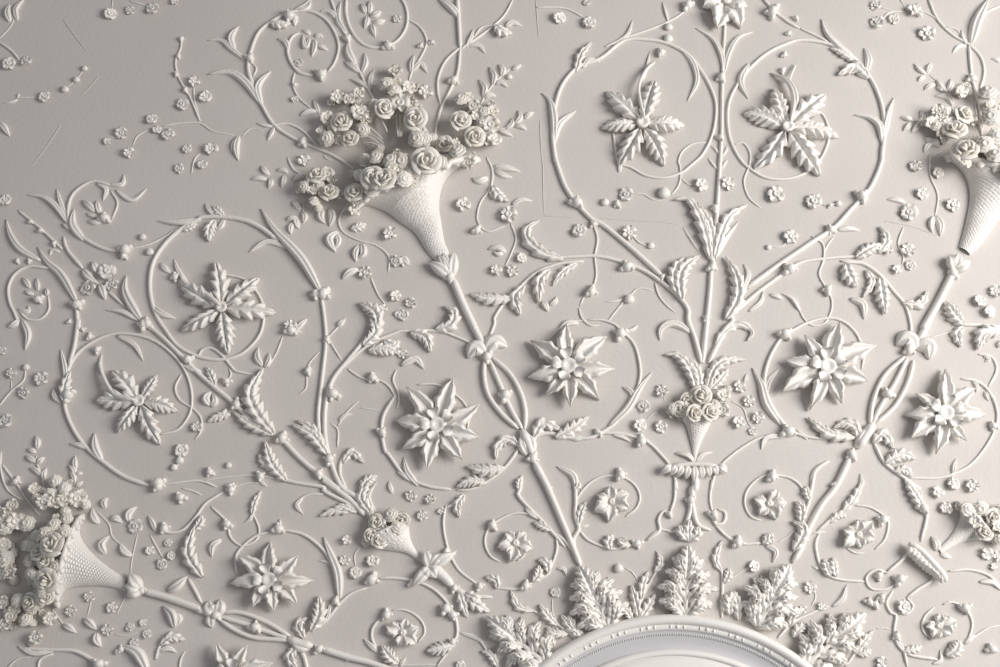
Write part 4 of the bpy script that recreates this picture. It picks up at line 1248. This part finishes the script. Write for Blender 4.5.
build('''
@vine_scroll|long spear-leaved scroll ringing the jagged rosette crossed by its stalk|vine
s 4.6 2.2 ; 11:310,320 240,268 180,240 90,225 0,230 10:785,232 715,270 650,330 605,400 590,480 598,560 620,620 f:30,470 100,560 220,622 340,638 450,610 550,510 577,420 565,310 490,205 430,178 350,165
l 6 ; 10:598,575 640,605 692,623
s 4.6 3.4 14 2 ; f:335,335 230,250 130,195 95,140
l 4 ; f:150,205 100,140 78,78
k 5.5 ; f:80,178
l 3.5 ; f:60,160 30,125 8,98
l 8 3 ; 11:478,525 400,390 290,270 238,190
k 9 ; 11:485,525
k 7 ; 11:455,525
l 5 ; 11:340,345 265,322 192,362
a 6 3 ; 11:95,222 70,200 50,180
l 5 ; 11:65,222 40,200 20,172
a 8 3 ; 11:60,235 40,270 35,318
l 5 ; 11:95,235 80,265 60,275
l 6 ; 10:790,232 710,245 618,240
a 5 3 ; 10:715,275 745,265 775,250
s 2.6 2 ; f:215,625 230,590 280,573 340,610 400,680 21:140,200 210,215
@vine_scroll|vine ring round the rosette with the curved stalk, tied with sheath leaves|vine
s 3.8 2 ; 20:585,650 490,615 410,560 340,500 285,420 255,330 262,220 300,140 370,85 450,55 540,60 620,90 700,160 740,230 755,310 745,370 700,430 630,450
s 2 2 ; 20:650,645 785,632 31:60,25
k 8.5 ; 20:618,640
s 4 3.4 ; 20:272,190 295,100 310,0 10:310,667 300,550
l 7 ; 10:302,560 240,450 185,400 148,342
l 5 ; 20:260,260 257,190 238,115
a 8 3 ; 20:255,330 255,270 275,200
k 9 ; 20:267,290
l 5 ; 20:240,325 215,300 210,265
l 5 ; 20:350,505 310,490 272,485
l 7 ; 20:400,552 375,500 371,443
l 4.5 ; 20:460,62 530,100 562,160
s 4.4 3.2 14 2 ; 20:530,315 450,290 400,220 375,150
l 3.5 ; 20:400,215 393,175 400,130
k 5 ; 20:350,65
k 3.5 ; 20:325,35
k 5.5 ; 20:378,115
s 2 1.6 ; g:610,130 570,220 600,300 690,360 740,420 745,500 700,565
k 8 ; 10:302,565
k 3.5 ; 10:270,635
@vine_scroll|small open scroll with a leaf spray in its curl and thorn-like side leaves|vine
s 3.4 2.4 ; 10:480,355 430,355 340,315 280,260 268,205 285,140 330,100 370,85 440,100
l 4 ; 10:430,97 482,95 487,55
l 4 ; 10:455,118 520,158 577,112
l 4 ; 10:380,92 418,115 404,160
s 2 1.6 ; 10:435,120 462,170 440,235
l 6 ; 10:372,202 350,180 322,158
l 5 ; 10:392,212 385,185 380,158
l 5 ; 10:400,242 372,245 345,240
k 8 ; 10:410,225
l 4 ; 10:385,222 360,218 340,208
l 5.5 ; 10:272,255 220,180 170,145 106,137
l 4 ; 10:262,225 240,170 222,112
l 7 ; 10:330,315 288,255 290,192
l 4 ; 10:280,275 255,255 240,250
k 9 ; 10:487,348
k 5 ; 10:485,375
s 1.8 1.4 ; 10:515,350 590,330 650,300 705,262
@vine_scroll|little curl with a leaf spray inside and a long claw leaf beside it|vine
l 6 ; 10:160,395 80,350 40,290 24,232
s 3 2.4 ; 10:195,425 110,420 60,450 35,500 40,560 62,610 70,648 38,660
s 2 1.8 ; 10:75,590 110,625 160,625 192,590 190,530
l 5 ; 10:118,502 105,480 88,462
l 4.5 ; 10:148,512 148,490 143,463
l 4 ; 10:132,527 115,522 98,512
k 6.5 ; 10:150,545
l 4.5 ; 10:180,532 185,520 178,503
l 4 ; 10:72,585 112,595 112,570
s 2 1.6 ; 10:85,620 100,667 20:92,10
l 6 ; 20:88,0 112,60 98,118
k 3.5 ; 10:68,395
k 3.5 ; 10:115,395
l 5 ; 20:75,0 55,20 28,30
@flower_spray|clustered blossoms and a knobbly bud spike crossing a leafy diagonal stem|spray
s 3 2 ; 10:245,350 160,270 72,198
k 4.5 ; 10:160,275
k 4 ; 10:212,325
k 4 ; 10:120,240
s 3.6 2.6 ; 10:325,425 265,350 250,300
l 3 ; 10:235,360 205,355 195,375
l 7 ; 10:325,430 350,460 385,485
b 10 ; 10:418,440
b 9 ; 10:350,502
b 8 ; 10:442,490
l 6.5 ; 10:382,442 375,420 362,398
l 7 ; 10:392,488 405,515 412,548
s 3 2.6 ; 10:425,515 490,575
k 8 ; 10:572,638
l 8 ; 10:555,632 510,560 490,510 496,452
l 5 ; 10:545,630 480,595 415,588
k 8 ; 20:560,15
k 7 ; 20:735,155
l 5 ; 20:790,205 750,190 710,175
l 4.5 ; 10:665,442 645,425 626,405
k 5 ; 10:685,455
o 3.5 ; 10:560,302
o 4 ; 10:588,360
@vine_scroll|round vine curl with a leaf spray inside, on a stalk with long drooping blades|vine
s 3.4 2.2 ; 01:215,350 190,270 205,190 235,125 285,85 340,55 380,45 430,45 490,75 530,130 545,190 525,255 500,285
k 8 ; 01:475,290
s 3 2.4 ; 01:445,298 390,285 355,240 345,190 365,145 392,130
l 5 ; 01:348,195 335,165 303,152
a 7 3 ; 01:275,88 320,98 355,90
l 6 ; 01:345,50 372,70 372,102
k 8 ; 01:350,60
s 3 2 ; 01:370,42 410,22 437,-5
l 5 ; 01:375,42 420,32 436,0
l 7 ; 01:240,410 180,325 120,285 28,292
l 6 ; 01:242,415 228,340 278,278
k 6.5 ; 01:195,225
l 5 ; 01:178,235 120,190 85,160 28,158
l 6 ; 01:138,205 122,150 152,102
s 2 1.6 ; 01:210,300 222,270 205,248
s 3.4 2.6 ; 01:190,340 240,410 290,490 360,540 450,580 520,610 600,660 D:590,275
k 6.5 ; 01:405,558
l 3.5 ; 01:290,498 255,492 220,483
l 4 ; 01:292,500 280,525 265,552
s 2.4 2 ; 01:290,490 350,488 410,520 465,582
s 1.4 1.2 ; D:340,160 370,190 410,200
l 5 ; 01:430,150 416,188 403,138
l 5 ; 01:450,155 450,190 438,222
l 5 ; 01:462,172 480,185 503,198
l 4 ; 01:452,145 470,140 485,148
l 4 ; 01:432,135 420,125 402,122
s 2 1.6 ; 01:372,285 365,330 385,380 440,430
k 3.5 ; 01:370,330
l 4.5 ; 01:468,445 455,415 443,392
l 5 ; 01:460,438 430,440 392,455
@vine_scroll|narrow ring stem with a leaf spray hanging above the bouquet|vine
s 2.6 2.4 ; 01:575,-10 575,60 600,130 650,180 710,187 770,165 02:20,120 30,70 20,20 0,-10
k 7.5 ; 01:740,175
l 5 ; 01:650,52 645,35 632,15
l 5 ; 01:665,55 668,30 665,2
l 6 ; 01:668,62 690,60 710,42
l 5 ; 01:680,85 700,90 728,78
l 5 ; 01:675,95 680,120 688,145
l 5 ; 01:658,65 655,90 645,112
s 2.4 2.2 ; 01:510,-10 545,80 560,120 580,150 590,200 630,290 660,350 690,405
l 5 ; 01:575,130 542,80 552,5
l 5 ; 01:545,80 505,45 472,45
k 6 ; 01:580,150
l 7 ; 01:612,255 585,210 580,165
l 5.5 ; 01:628,285 600,265 566,240
l 5 ; 01:635,285 650,250 645,208
l 5 ; 01:665,350 630,325 588,310
l 5 ; 01:668,355 670,310 686,272
s 2 1.6 ; 02:30,75 80,110 105,165 85,220 50,275 35,320
k 4 ; 02:80,178 125,165
l 5 ; 02:45,285 45,255 55,215
l 5 ; 02:48,278 80,250 108,288
@vine_scroll|two thin stalks crossing above the roses of the wire-bouquet horn|vine|crossing stalks above the horns
s 4 3.4 ; 02:225,-10 232,100 237,195
l 7 ; 02:232,70 205,35 150,-5
s 2.8 2.6 ; 02:237,190 225,290 190,370 160,430 135,545
s 2.4 2.2 ; 02:240,185 180,240 150,310 150,370 162,415
s 2.4 1.6 ; 02:237,195 290,160 370,100 410,60 445,-5
l 4 ; 02:262,185 280,150 287,115
l 4.5 ; 02:265,178 310,180 334,210
s 1.8 1.4 ; 02:288,152 320,110 378,98
a 8 3 ; 02:372,98 400,125 440,130
l 5 ; 02:415,105 440,90 478,102
k 7 ; 02:210,315
s 1.3 1 ; 02:165,440 175,470
@vine_scroll|two thin stalks crossing above the roses of the plain-bouquet horn|vine|crossing stalks above the horns
s 2.4 2.2 ; 04:500,-10 540,80 600,140 660,175 705,220 722,280 705,358
l 9 ; 04:672,170 690,90 742,-10
s 2.2 1.8 ; 04:678,160 720,60 790,22
l 4 ; 04:655,175 640,150 634,118
s 1.4 1.2 ; 04:575,105 610,115 635,140
s 2.8 2.6 ; 04:662,180 672,290 690,370 705,440 712,535
k 6.5 ; 04:675,305
l 5 ; 04:712,515 705,485 678,465
s 1.4 1.2 ; 04:690,400 688,430 695,460
l 3 ; 04:650,178 620,185 598,208
l 4 ; 04:790,245 770,235 752,232
@vine_scroll|vine with a tufted knot running to the tall circle's rim beyond the tufted blossom|vine
s 3 2.4 ; 03:632,-12 680,40 740,90 785,113
k 9 ; 03:675,40
k 6 ; 03:690,25
@vine_scroll|leafy stalk with a hooked frond beside the plain-bouquet horn shaft|vine
s 3 2.4 ; 14:640,645 720,650 800,655
a 10 4 ; 14:645,648 610,615 572,555
a 7 3 ; 24:640,25 615,55 632,105
s 3 2.4 ; 24:640,20 710,22 800,42
a 10 4 ; 24:790,40 720,55 698,115
l 5 ; 24:590,0 620,10 640,20
s 1.3 1 ; 24:510,70 560,55 612,40
s 2 1.6 ; 24:700,135 750,145 770,190 738,265
l 4 ; 24:720,138 740,155 725,165
l 6 ; 24:800,85 785,95 775,110
@vine_scroll|arched blade-leaf stem below the horn lying flat, ending in a knot|vine
s 4 2.6 ; 30:355,655 270,610 180,605 70,600
l 5 ; 30:190,608 120,618 62,592
s 2.6 2 ; 30:190,620 145,640 135,680
k 8.5 ; 30:350,655
s 1.6 1.2 ; 30:20,680 60,640 112,630
l 10 ; 30:525,680 490,615 430,590
k 5 ; 30:430,605
@vine_scroll|hooked leafy stalk with a big fat leaf beside the flat horn's shaft|vine
a 10 4 ; 30:720,345 672,260 692,165
s 3.4 3 ; 30:672,350 700,400 720,440
a 7 3 ; 30:690,180 715,150 718,125
l 9 ; 30:600,395 635,375 668,342
l 9 ; 30:622,525 612,480 580,450
l 6 ; 30:615,480 640,490 632,520
s 3 2.4 ; 30:555,640 575,585 620,545
a 7 3 ; 30:570,590 610,560 660,570
l 5 ; 30:565,610 600,600 630,615
s 3 2.2 ; 30:570,170 600,187 650,180 700,130 31:20,85 85,42
k 7 ; 30:585,172
k 6.5 ; 31:110,30
s 2 1.6 ; 30:640,680 645,640 660,610
l 5 ; 30:555,182 545,155 528,128
s 2.4 2 ; 30:450,-4 530,15 560,20
k 8 ; 30:560,20
s 1.8 1.4 ; 30:650,30 690,40 720,55
k 7.5 ; 30:645,60
@leaf_sprig|tall sprig of paired leaves rising from the horn lying flat|sprig|upright leaf sprigs by the flat horn
s 1.8 1.4 ; F:345,300 325,190 290,100 285,40
l 5 ; F:325,205 290,165 232,140
l 5 ; F:290,95 250,75 198,42
l 5 ; F:300,110 320,80 352,58
l 5 ; F:348,240 345,190 366,140
l 5 ; 20:145,505 150,480 140,455
l 4.5 ; 20:140,520 120,510 105,508
@leaf_sprig|short thin sprig of paired leaves rising from the horn lying flat|sprig|upright leaf sprigs by the flat horn
s 1.4 1.1 ; F:585,285 600,180 592,100
l 4.5 ; F:590,190 575,145 535,118
l 4.5 ; F:588,255 575,205 545,165
l 4 ; F:600,190 620,185 650,180
l 4 ; F:590,285 620,270 652,245
l 5 ; F:592,150 588,100 590,45
@vine_tendril|pair of bare curved tendrils meeting behind the loose flower cluster|tendril
s 2 1.6 ; F:8,10 8,150 60,310 190,405
s 2 1.8 ; F:15,110 120,250 200,370 320,525
k 6 ; F:125,245
l 3 ; F:130,240 150,248 175,260
@leaf_sprig|long sprig of seven oval leaves fanning out past the carnation cluster|sprig|oval-leaf sprigs of the wire-bouquet horn
s 1.5 1.1 ; C:315,355 350,290 420,190 500,110 560,60
l 5.5 ; C:340,290 350,220 302,155
l 5.5 ; C:415,195 425,130 385,55
l 5.5 ; C:485,125 495,80 460,35
l 4.5 ; C:440,190 480,175 530,218
l 5 ; C:355,300 390,275 440,285
l 4.5 ; C:565,75 600,60 638,35
o 3 ; C:545,130
@leaf_sprig|short sprig of five oval leaves fanning out past the carnation cluster|sprig|oval-leaf sprigs of the wire-bouquet horn
s 1.3 1 ; C:455,545 530,530 600,480 660,440
l 5 ; C:455,548 510,570 572,600
l 5 ; C:515,535 560,510 568,455
l 5 ; C:590,500 632,450 612,395
l 5 ; C:590,525 630,520 680,550
l 4.5 ; C:665,460 700,430 738,410
@leaf_sprig|sprig of oval leaves above the small open flowers near crossing stalks|sprig
s 1.4 1.1 ; H:410,205 370,100 300,20 230,-40
l 5.5 ; H:368,100 330,60 285,-5
l 5.5 ; H:372,95 395,50 400,-10
l 5 ; H:345,85 300,60 290,45
l 5 ; H:275,35 230,50 190,80
l 6 ; H:415,200 370,135 275,128
l 4.5 ; 04:495,290 470,275 448,250
l 4.5 ; 04:500,285 505,265 518,246
l 4 ; 04:490,300 475,310 462,320
@leaf_sprig|short sprig of pointed leaves poking out beside the small open flowers|sprig
s 1.3 1 ; H:235,345 170,325 90,320
l 5.5 ; H:95,315 55,300 5,292
l 5.5 ; H:175,325 180,285 160,240
l 5.5 ; H:165,335 135,370 90,412
l 5 ; H:80,335 60,370 25,400
l 5 ; H:260,480 225,470 190,460
l 5 ; H:255,490 210,520 190,575
l 6 ; H:240,470 280,500 320,530
s 1.2 1 ; 04:505,675 515,620 560,590
@wire_spray|fan of thin bare wires tying two parts of the wire-bouquet horn's bouquet|wires
s 1.9 1.9 5 12 ; E:0,110 40,135 80,165
s 1.9 1.9 5 12 ; E:-20,60 40,90 95,145
s 1.9 1.9 5 12 ; A:700,520 760,590 B:100,645
s 1.9 1.9 5 12 ; B:75,460 110,520 140,590
s 1.9 1.9 5 12 ; B:205,430 215,520 225,630
s 1.9 1.9 5 12 ; B:235,430 240,520 238,630
s 1.9 1.9 5 12 ; B:270,470 262,550 248,630
s 1.9 1.9 5 12 ; A:640,580 720,630 785,680
s 1.9 1.9 5 12 ; D:640,65 720,80 785,110
@vine_tendril|drooping tendril with hanging leaves under the shaded lip of the wire-bouquet horn|tendril
s 1.8 1.4 ; 11:568,185 545,240 560,280 620,315 690,335 740,380 740,442
l 7 ; 11:540,282 508,310 532,362
l 5 ; 11:530,285 545,320 528,350
a 6 3 ; 11:592,272 620,265 652,250
l 7 ; 11:635,330 640,370 618,385
l 6 ; 11:625,335 610,365 612,400
b 8 ; 11:650,445
l 7 ; 11:625,432 590,440 558,468
s 1.7 1.4 ; 11:670,460 700,530 730,572
b 6 ; 11:715,585
a 10 4 ; 21:675,20 11:695,640 688,600 628,560
@vine_tendril|branching tendril with blossoms under the sunlit flank of the wire-bouquet horn|tendril
s 1.8 1.5 ; 12:340,-10 362,40 355,110 315,170 305,240 340,280 412,260
l 6 ; 12:370,25 410,30 472,45
l 5 ; 12:375,35 400,60 440,68
l 6 ; 12:345,70 310,85 283,70
a 7 3 ; 12:362,100 388,140 426,162
l 5 ; 12:355,115 365,140 385,158
k 6.5 ; 12:300,275
b 10 ; 12:425,215
l 5 ; 12:440,175 475,158 520,160
s 1.7 1.4 ; 12:435,250 455,310 440,360 412,420
l 6 ; 12:415,362 385,345 346,352
l 4.5 ; 12:405,365 385,370 365,360
b 6.5 ; 12:475,385
s 1.3 1.2 ; 12:445,365 468,385
b 7 ; 12:375,435
b 7 ; 12:440,435
@vine_tendril|branching tendril with hanging blossoms beside the flank of the plain-bouquet horn|tendril
s 1.8 1.4 ; 14:508,-20 510,60 540,140 530,222
l 6.5 ; 14:532,220 550,255 550,298
l 6 ; 14:525,222 515,255 520,285
b 7 ; 14:540,50
b 7.5 ; 14:480,130
b 8 ; 14:600,175
s 1 .9 ; 14:545,158 580,165
@vine_tendril|forked tendril carrying four blossoms beneath a single leafy flower|tendril
s 1.7 1.4 ; 14:405,265 385,330 405,380 400,410
b 10 ; 14:430,205
l 5 ; 14:412,168 380,158 342,155
b 8 ; 14:425,355
b 6 ; 14:345,355 380,430 435,415
@flower_sprig|knobbly upright bud stalk joined to a thin blossom branch|sprig
s 2 1.6 ; 00:785,475 750,390 700,300 690,240 710,190 712,150
k 3.5 ; 00:690,290
k 4 ; 00:728,352
k 3.5 ; 00:700,220
k 3.5 ; 00:712,152
b 6.5 ; 00:760,320
b 7.5 ; 00:718,410
s 1.3 1.2 ; 00:760,340 765,400 778,440
s 1.6 1.2 ; 00:640,495 700,485 785,485 01:50,515 132,530
b 7 ; 00:595,470
b 5.5 ; 00:615,510
b 7.5 ; 00:660,530
s 1.2 1 ; 00:580,512 540,535 520,575
b 6.5 ; 00:505,600
l 6 ; 01:152,535 142,580 150,630
l 4 ; 01:145,540 130,570 125,600
s 1 .8 ; 01:165,535 200,505 250,515
s 1.4 1.2 ; 00:752,680 765,625 788,600
b 6 ; 00:735,585
@flower_sprig|three small blossoms on a short wiry sprig near the corner of the plain ceiling field|sprig
b 7.5 ; 00:430,55
s 1.3 1.2 ; 00:442,0 440,30
b 5.5 ; 00:512,40
b 7.5 ; 00:600,35
s 1.5 1.3 ; 00:510,5 575,22
@flower_sprig|thin arrow-like stalk with a single star blossom on the plain ceiling field|sprig
b 7 ; 00:175,380
s 1.5 1.2 ; 00:150,382 60,385
l 2 ; 00:70,385 72,375 75,365
l 2.5 ; 00:70,390 50,400 10,405
@flower_sprig|leafy stalk end with rough blossoms beyond the arrow-like stalk|sprig
s 2.2 1.8 ; 00:-10,160 45,200 80,240
b 8 ; 00:35,250
b 6.5 ; 00:105,240
l 6 ; 00:38,85 30,50 38,15
l 5 ; 00:68,78 62,40 95,-5
s 1 .8 ; 00:-5,155 45,100 60,60
l 6 ; 00:-10,480 15,500 38,535
@flower_sprig|slack string of three tiny beads on the plain ceiling field|sprig
o 3.6 ; 00:255,350
o 3.2 ; 00:300,312
o 3 ; 00:332,268
s .8 .7 ; 00:255,350 300,312 332,268
@flower_sprig|forked sprig of four blossoms beside the vine ring's sheath leaves|sprig
s 1.8 1.4 ; 20:-5,340 45,280 95,235 100,190
o 3.5 ; 20:102,185
b 6.5 ; 20:45,210
s 1.3 1.2 ; 20:45,240 45,280
b 8 ; 20:165,230
b 7 ; 20:95,285
@flower_sprig|stubby bud sprig hanging below the ring with the curved-stalk rosette|sprig
b 8 ; 20:710,510
s 2 1.6 ; 20:708,525 705,560 685,578
o 4 ; 20:705,550
o 3.4 ; 20:683,578
@flower_sprig|stalked bud curling by the leafy branch that leads to the wire-bouquet horn shaft|sprig|stalked buds by the central branches
b 8.5 ; 13:115,285
s 1.8 1.4 ; 13:130,300 155,325 190,340
o 3.5 ; 13:200,335
@flower_sprig|stalked bud curling by the leafy branch that leads to the plain-bouquet horn shaft|sprig|stalked buds by the central branches
b 8.5 ; 13:750,300
s 1.5 1.1 ; 13:745,315 710,340 665,342
o 2.8 ; 13:662,342
@flower_sprig|stalked knot of buds under the tall circle with the slender-stalked rosette|sprig|stalked bud knots under the tall circles
b 8.5 ; 13:105,135
k 5 ; 13:70,172
o 4 ; 13:20,165
s 1.4 1.1 ; 13:130,132 170,135 205,155 240,162
s 1.2 1 ; 13:20,165 50,172 75,170
@flower_sprig|stalked knot of buds under the tall circle with the blade-stalked rosette|sprig|stalked bud knots under the tall circles
b 10 ; 14:55,165
s 1.8 1.4 ; 14:90,178 125,175 150,170
o 3.2 ; 14:152,170
k 3.5 ; 14:120,177
@flower_sprig|twig with two blossoms and a thin stalk above the circle with a chain of buds|sprig
s 2 1.6 ; 02:535,30 650,35 725,72
b 7.5 ; 02:625,70
b 8.5 ; 02:745,90
@flower_sprig|wiry twig with four blossoms beyond the circle's hooked leaves|sprig
b 9 ; 04:450,45
b 6.5 ; 04:300,20
b 8 ; 04:305,90
b 6.5 ; 04:370,75
s 1.4 1.2 ; 04:320,78 350,50 410,45
s 1.3 1.1 ; 04:320,32 370,45
s 1.5 1.3 ; 04:480,45 520,65 560,100
s 1.3 1.1 ; 04:390,-5 410,25
@leaf_sprig|scattered twig of leaves below the ring curl near the horn's cream rose|sprig
l 5 ; 11:272,58 255,45 240,22
l 5 ; 11:262,78 235,72 200,78
l 5 ; 11:275,72 280,92 268,112
l 4.5 ; 11:345,50 325,40 302,45
l 5 ; 11:332,60 330,85 318,108
s 2.2 1.8 ; 11:412,62 370,40 343,-10
l 6 ; 11:415,62 390,65 362,80
@leaf_sprig|leaf sprig drooping under the cream rose of the wire-bouquet horn|sprig
s 1.4 1.2 ; 11:410,165 405,200 400,245
l 5.5 ; 11:395,195 380,180 360,163
l 5.5 ; 11:385,235 365,230 338,238
l 5.5 ; 11:402,205 412,225 405,248
l 5.5 ; 11:375,225 380,250 388,270
l 5 ; 11:365,245 355,270 358,292
l 7 ; 11:480,190 475,225 490,250
l 7 ; 11:510,190 520,225 508,260
@flower_sprig|thin trailing sprig with leaves and buds above the horn lying flat|sprig
s 1.3 1.1 ; 30:345,110 390,160 400,200 455,250
l 6 ; 30:352,155 335,130 328,102
l 6 ; 30:395,140 412,135 435,152
l 7 ; 30:375,262 362,230 390,198
l 6 ; 30:470,270 445,255 428,225
l 6 ; 30:375,100 370,80 385,62
l 6 ; 30:458,148 460,120 488,95
b 8.5 ; 30:485,165
s 1 .8 ; 30:490,195 470,290 465,340
@flower_sprig|thin trailing sprig of small blossoms beside the flat horn's collar|sprig
s 1.3 1.1 ; 30:535,195 565,250 585,285
b 5.5 ; 30:535,250
b 5 ; 30:600,225
b 5.5 ; 30:610,270
b 6.5 ; 30:580,300
@flower_sprig|loose sprig of small blossoms and leaves under the horn lying flat|sprig
b 6.5 ; 30:320,415 255,465 400,455
s 1 .8 ; 30:325,430 320,455 310,490
s 1 .8 ; 30:452,410 430,450 415,480
l 7 ; 30:300,495 320,510 345,535
b 7 ; 30:385,532
l 7 ; 30:345,545 345,570 360,595
l 6 ; 30:225,515 245,525 272,545
s 1.2 1 ; 30:185,460 215,500 235,530
b 5.5 ; 30:465,525
b 4.5 ; 30:510,510
b 5.5 ; 30:525,550
b 5.5 ; 30:480,580
s 1 .8 ; 30:410,550 445,555 490,545
o 3 ; 30:418,612
@flower_sprig|leafy bud twig between the rosette ring and the fern leaf|sprig
k 8 ; 21:355,40
l 5 ; 21:375,40 395,20 420,-5
k 5 ; 21:380,45
s 1.5 1.2 ; 21:325,65 300,130 265,190
l 6 ; 21:245,180 225,150 228,108
l 5 ; 21:255,185 270,160 270,130
k 6 ; 21:105,238
s 1.8 1.4 ; 21:115,190 122,215 108,238
l 7 ; 21:40,335 25,310 42,280
l 6 ; 21:45,340 60,320 50,290
a 6 3 ; 21:120,370 70,380 30,400
k 5 ; 21:95,365
s 1.4 1.2 ; 21:20,630 120,615 220,610 320,628
k 6.5 ; 21:235,612
l 3 ; 21:230,630 250,645 265,655
s 1.4 1.2 ; 21:130,655 190,640 240,640
k 5 ; 21:118,650
k 6 ; 21:35,595
o 3.2 ; 21:112,570
@flower_sprig|stalked bead blossom beside the side vase with the ruffled collar|sprig
b 7 ; 31:555,330
s 1.3 1.1 ; 31:555,312 552,265 575,235
@flower_sprig|wiry curved twig of five blossoms beside the roses of the central vase|sprig|twigs beside the central vase
s 1.2 1 ; 23:515,320 560,345 580,400 600,430
b 7.5 ; 23:548,262
l 3 ; 23:565,245 572,230 575,210
b 7 ; 23:583,318
b 7.5 ; 23:545,402
b 7 ; 23:620,383
b 4.5 ; 23:600,438
@flower_sprig|short twig of four blossoms beside the roses of the central vase|sprig|twigs beside the central vase
s 1.2 1 ; 23:185,385 220,365 230,390
b 7.5 ; 23:245,280
s 1.2 1 ; 23:248,300 255,322
b 7.5 ; 23:175,338
b 8 ; 23:155,412
b 7.5 ; 23:240,415
@blossom|loose blossom in the bare field beside the tall circle of vine|blossom|loose blossoms by the tall circles
b 9 ; 13:690,135
b 7.5 ; 13:500,90
b 8 ; 12:705,280
b 4 ; 02:735,10
b 8.5 ; 04:500,130
b 6.5 ; 04:455,650
b 7 ; 04:630,365
@blossom|loose blossom around the curls and leaves next to the wire-bouquet horn|blossom|loose blossoms by the wire-bouquet horn
b 8 ; B:430,250
b 6.5 ; D:190,200
b 5 ; 01:390,250
b 4.5 ; 01:775,75
b 8 ; 12:245,175
b 7.5 ; 11:745,290
b 6.5 ; 11:770,395 765,535
b 4.5 ; 11:780,605
b 6 ; 12:45,560 15,610
b 5 ; 12:10,400
b 4 ; 01:372,392
@blossom|loose blossom scattered on the bare field beside the thin blossom branch|blossom|loose blossoms on the bare field
b 6.5 ; 00:480,520
b 4 ; 00:422,555
b 5.5 ; 00:705,660
b 6.5 ; 01:20,380
b 7 ; 01:45,585
b 5.5 ; 11:10,20
b 6.5 ; 10:20,160
b 4 ; 00:685,5
@blossom|loose blossom beside the curls and rings of the trailing vine|blossom|loose blossoms by the trailing vine
b 8 ; 20:25,400
b 5 ; 20:10,120
b 6 ; 20:775,420
b 7 ; 11:355,655
b 5.5 ; 22:10,130
b 8 ; 30:285,60
b 6.5 ; 30:45,85
b 6 ; 30:120,35
@blossom|loose beaded blossom beside the side vase with the ruffled collar|blossom|loose blossoms by the ruffled vase
b 5.5 ; 31:520,215 515,285
b 6.5 ; 31:615,290
b 6 ; 32:40,55 110,72
b 6 ; 32:80,128
b 4 ; 32:148,112
b 5.5 ; 32:215,660
@blossom|loose blossom beside the side vase on the fluted cap|blossom|loose blossoms by the capped vase
b 6.5 ; 34:490,45 520,100
b 7 ; 34:545,15 610,20
b 6.5 ; 34:665,260
b 4 ; 34:690,310
b 5.5 ; 34:705,275
b 6 ; 34:290,650
b 6.5 ; 24:600,640
b 7 ; 24:675,650
@blossom|loose blossom below the plain-bouquet horn beside the hooked frond|blossom|loose blossoms below the plain-bouquet horn
b 7 ; 14:705,555
b 6.5 ; 14:770,515
b 7 ; 14:740,595
b 6 ; 14:455,25
@leaf|single pointed leaf lying loose beside a tendril|leaf|loose single leaves
l 5 ; 14:150,275 190,270 235,276
@leaf|single pointed leaf lying loose beside a tendril|leaf|loose single leaves
l 7 ; 14:198,545 245,565 252,625
@leaf|single pointed leaf lying loose beside a tendril|leaf|loose single leaves
l 7 ; 22:5,178 60,155 95,192
@leaf|single pointed leaf lying loose beside a tendril|leaf|loose single leaves
l 5 ; 11:540,655 555,640 570,625
@leaf|single pointed leaf lying loose beside a tendril|leaf|loose single leaves
l 6 ; 12:0,385 15,390 35,412
@leaf|single pointed leaf lying loose beside a tendril|leaf|loose single leaves
l 6 ; 12:560,555 575,580 580,595
@leaf|single pointed leaf lying loose beside a tendril|leaf|loose single leaves
l 4.5 ; 12:590,570 610,555 615,535
@leaf|single pointed leaf lying loose beside a tendril|leaf|loose single leaves
l 6 ; 12:700,640 660,640 620,667
''')
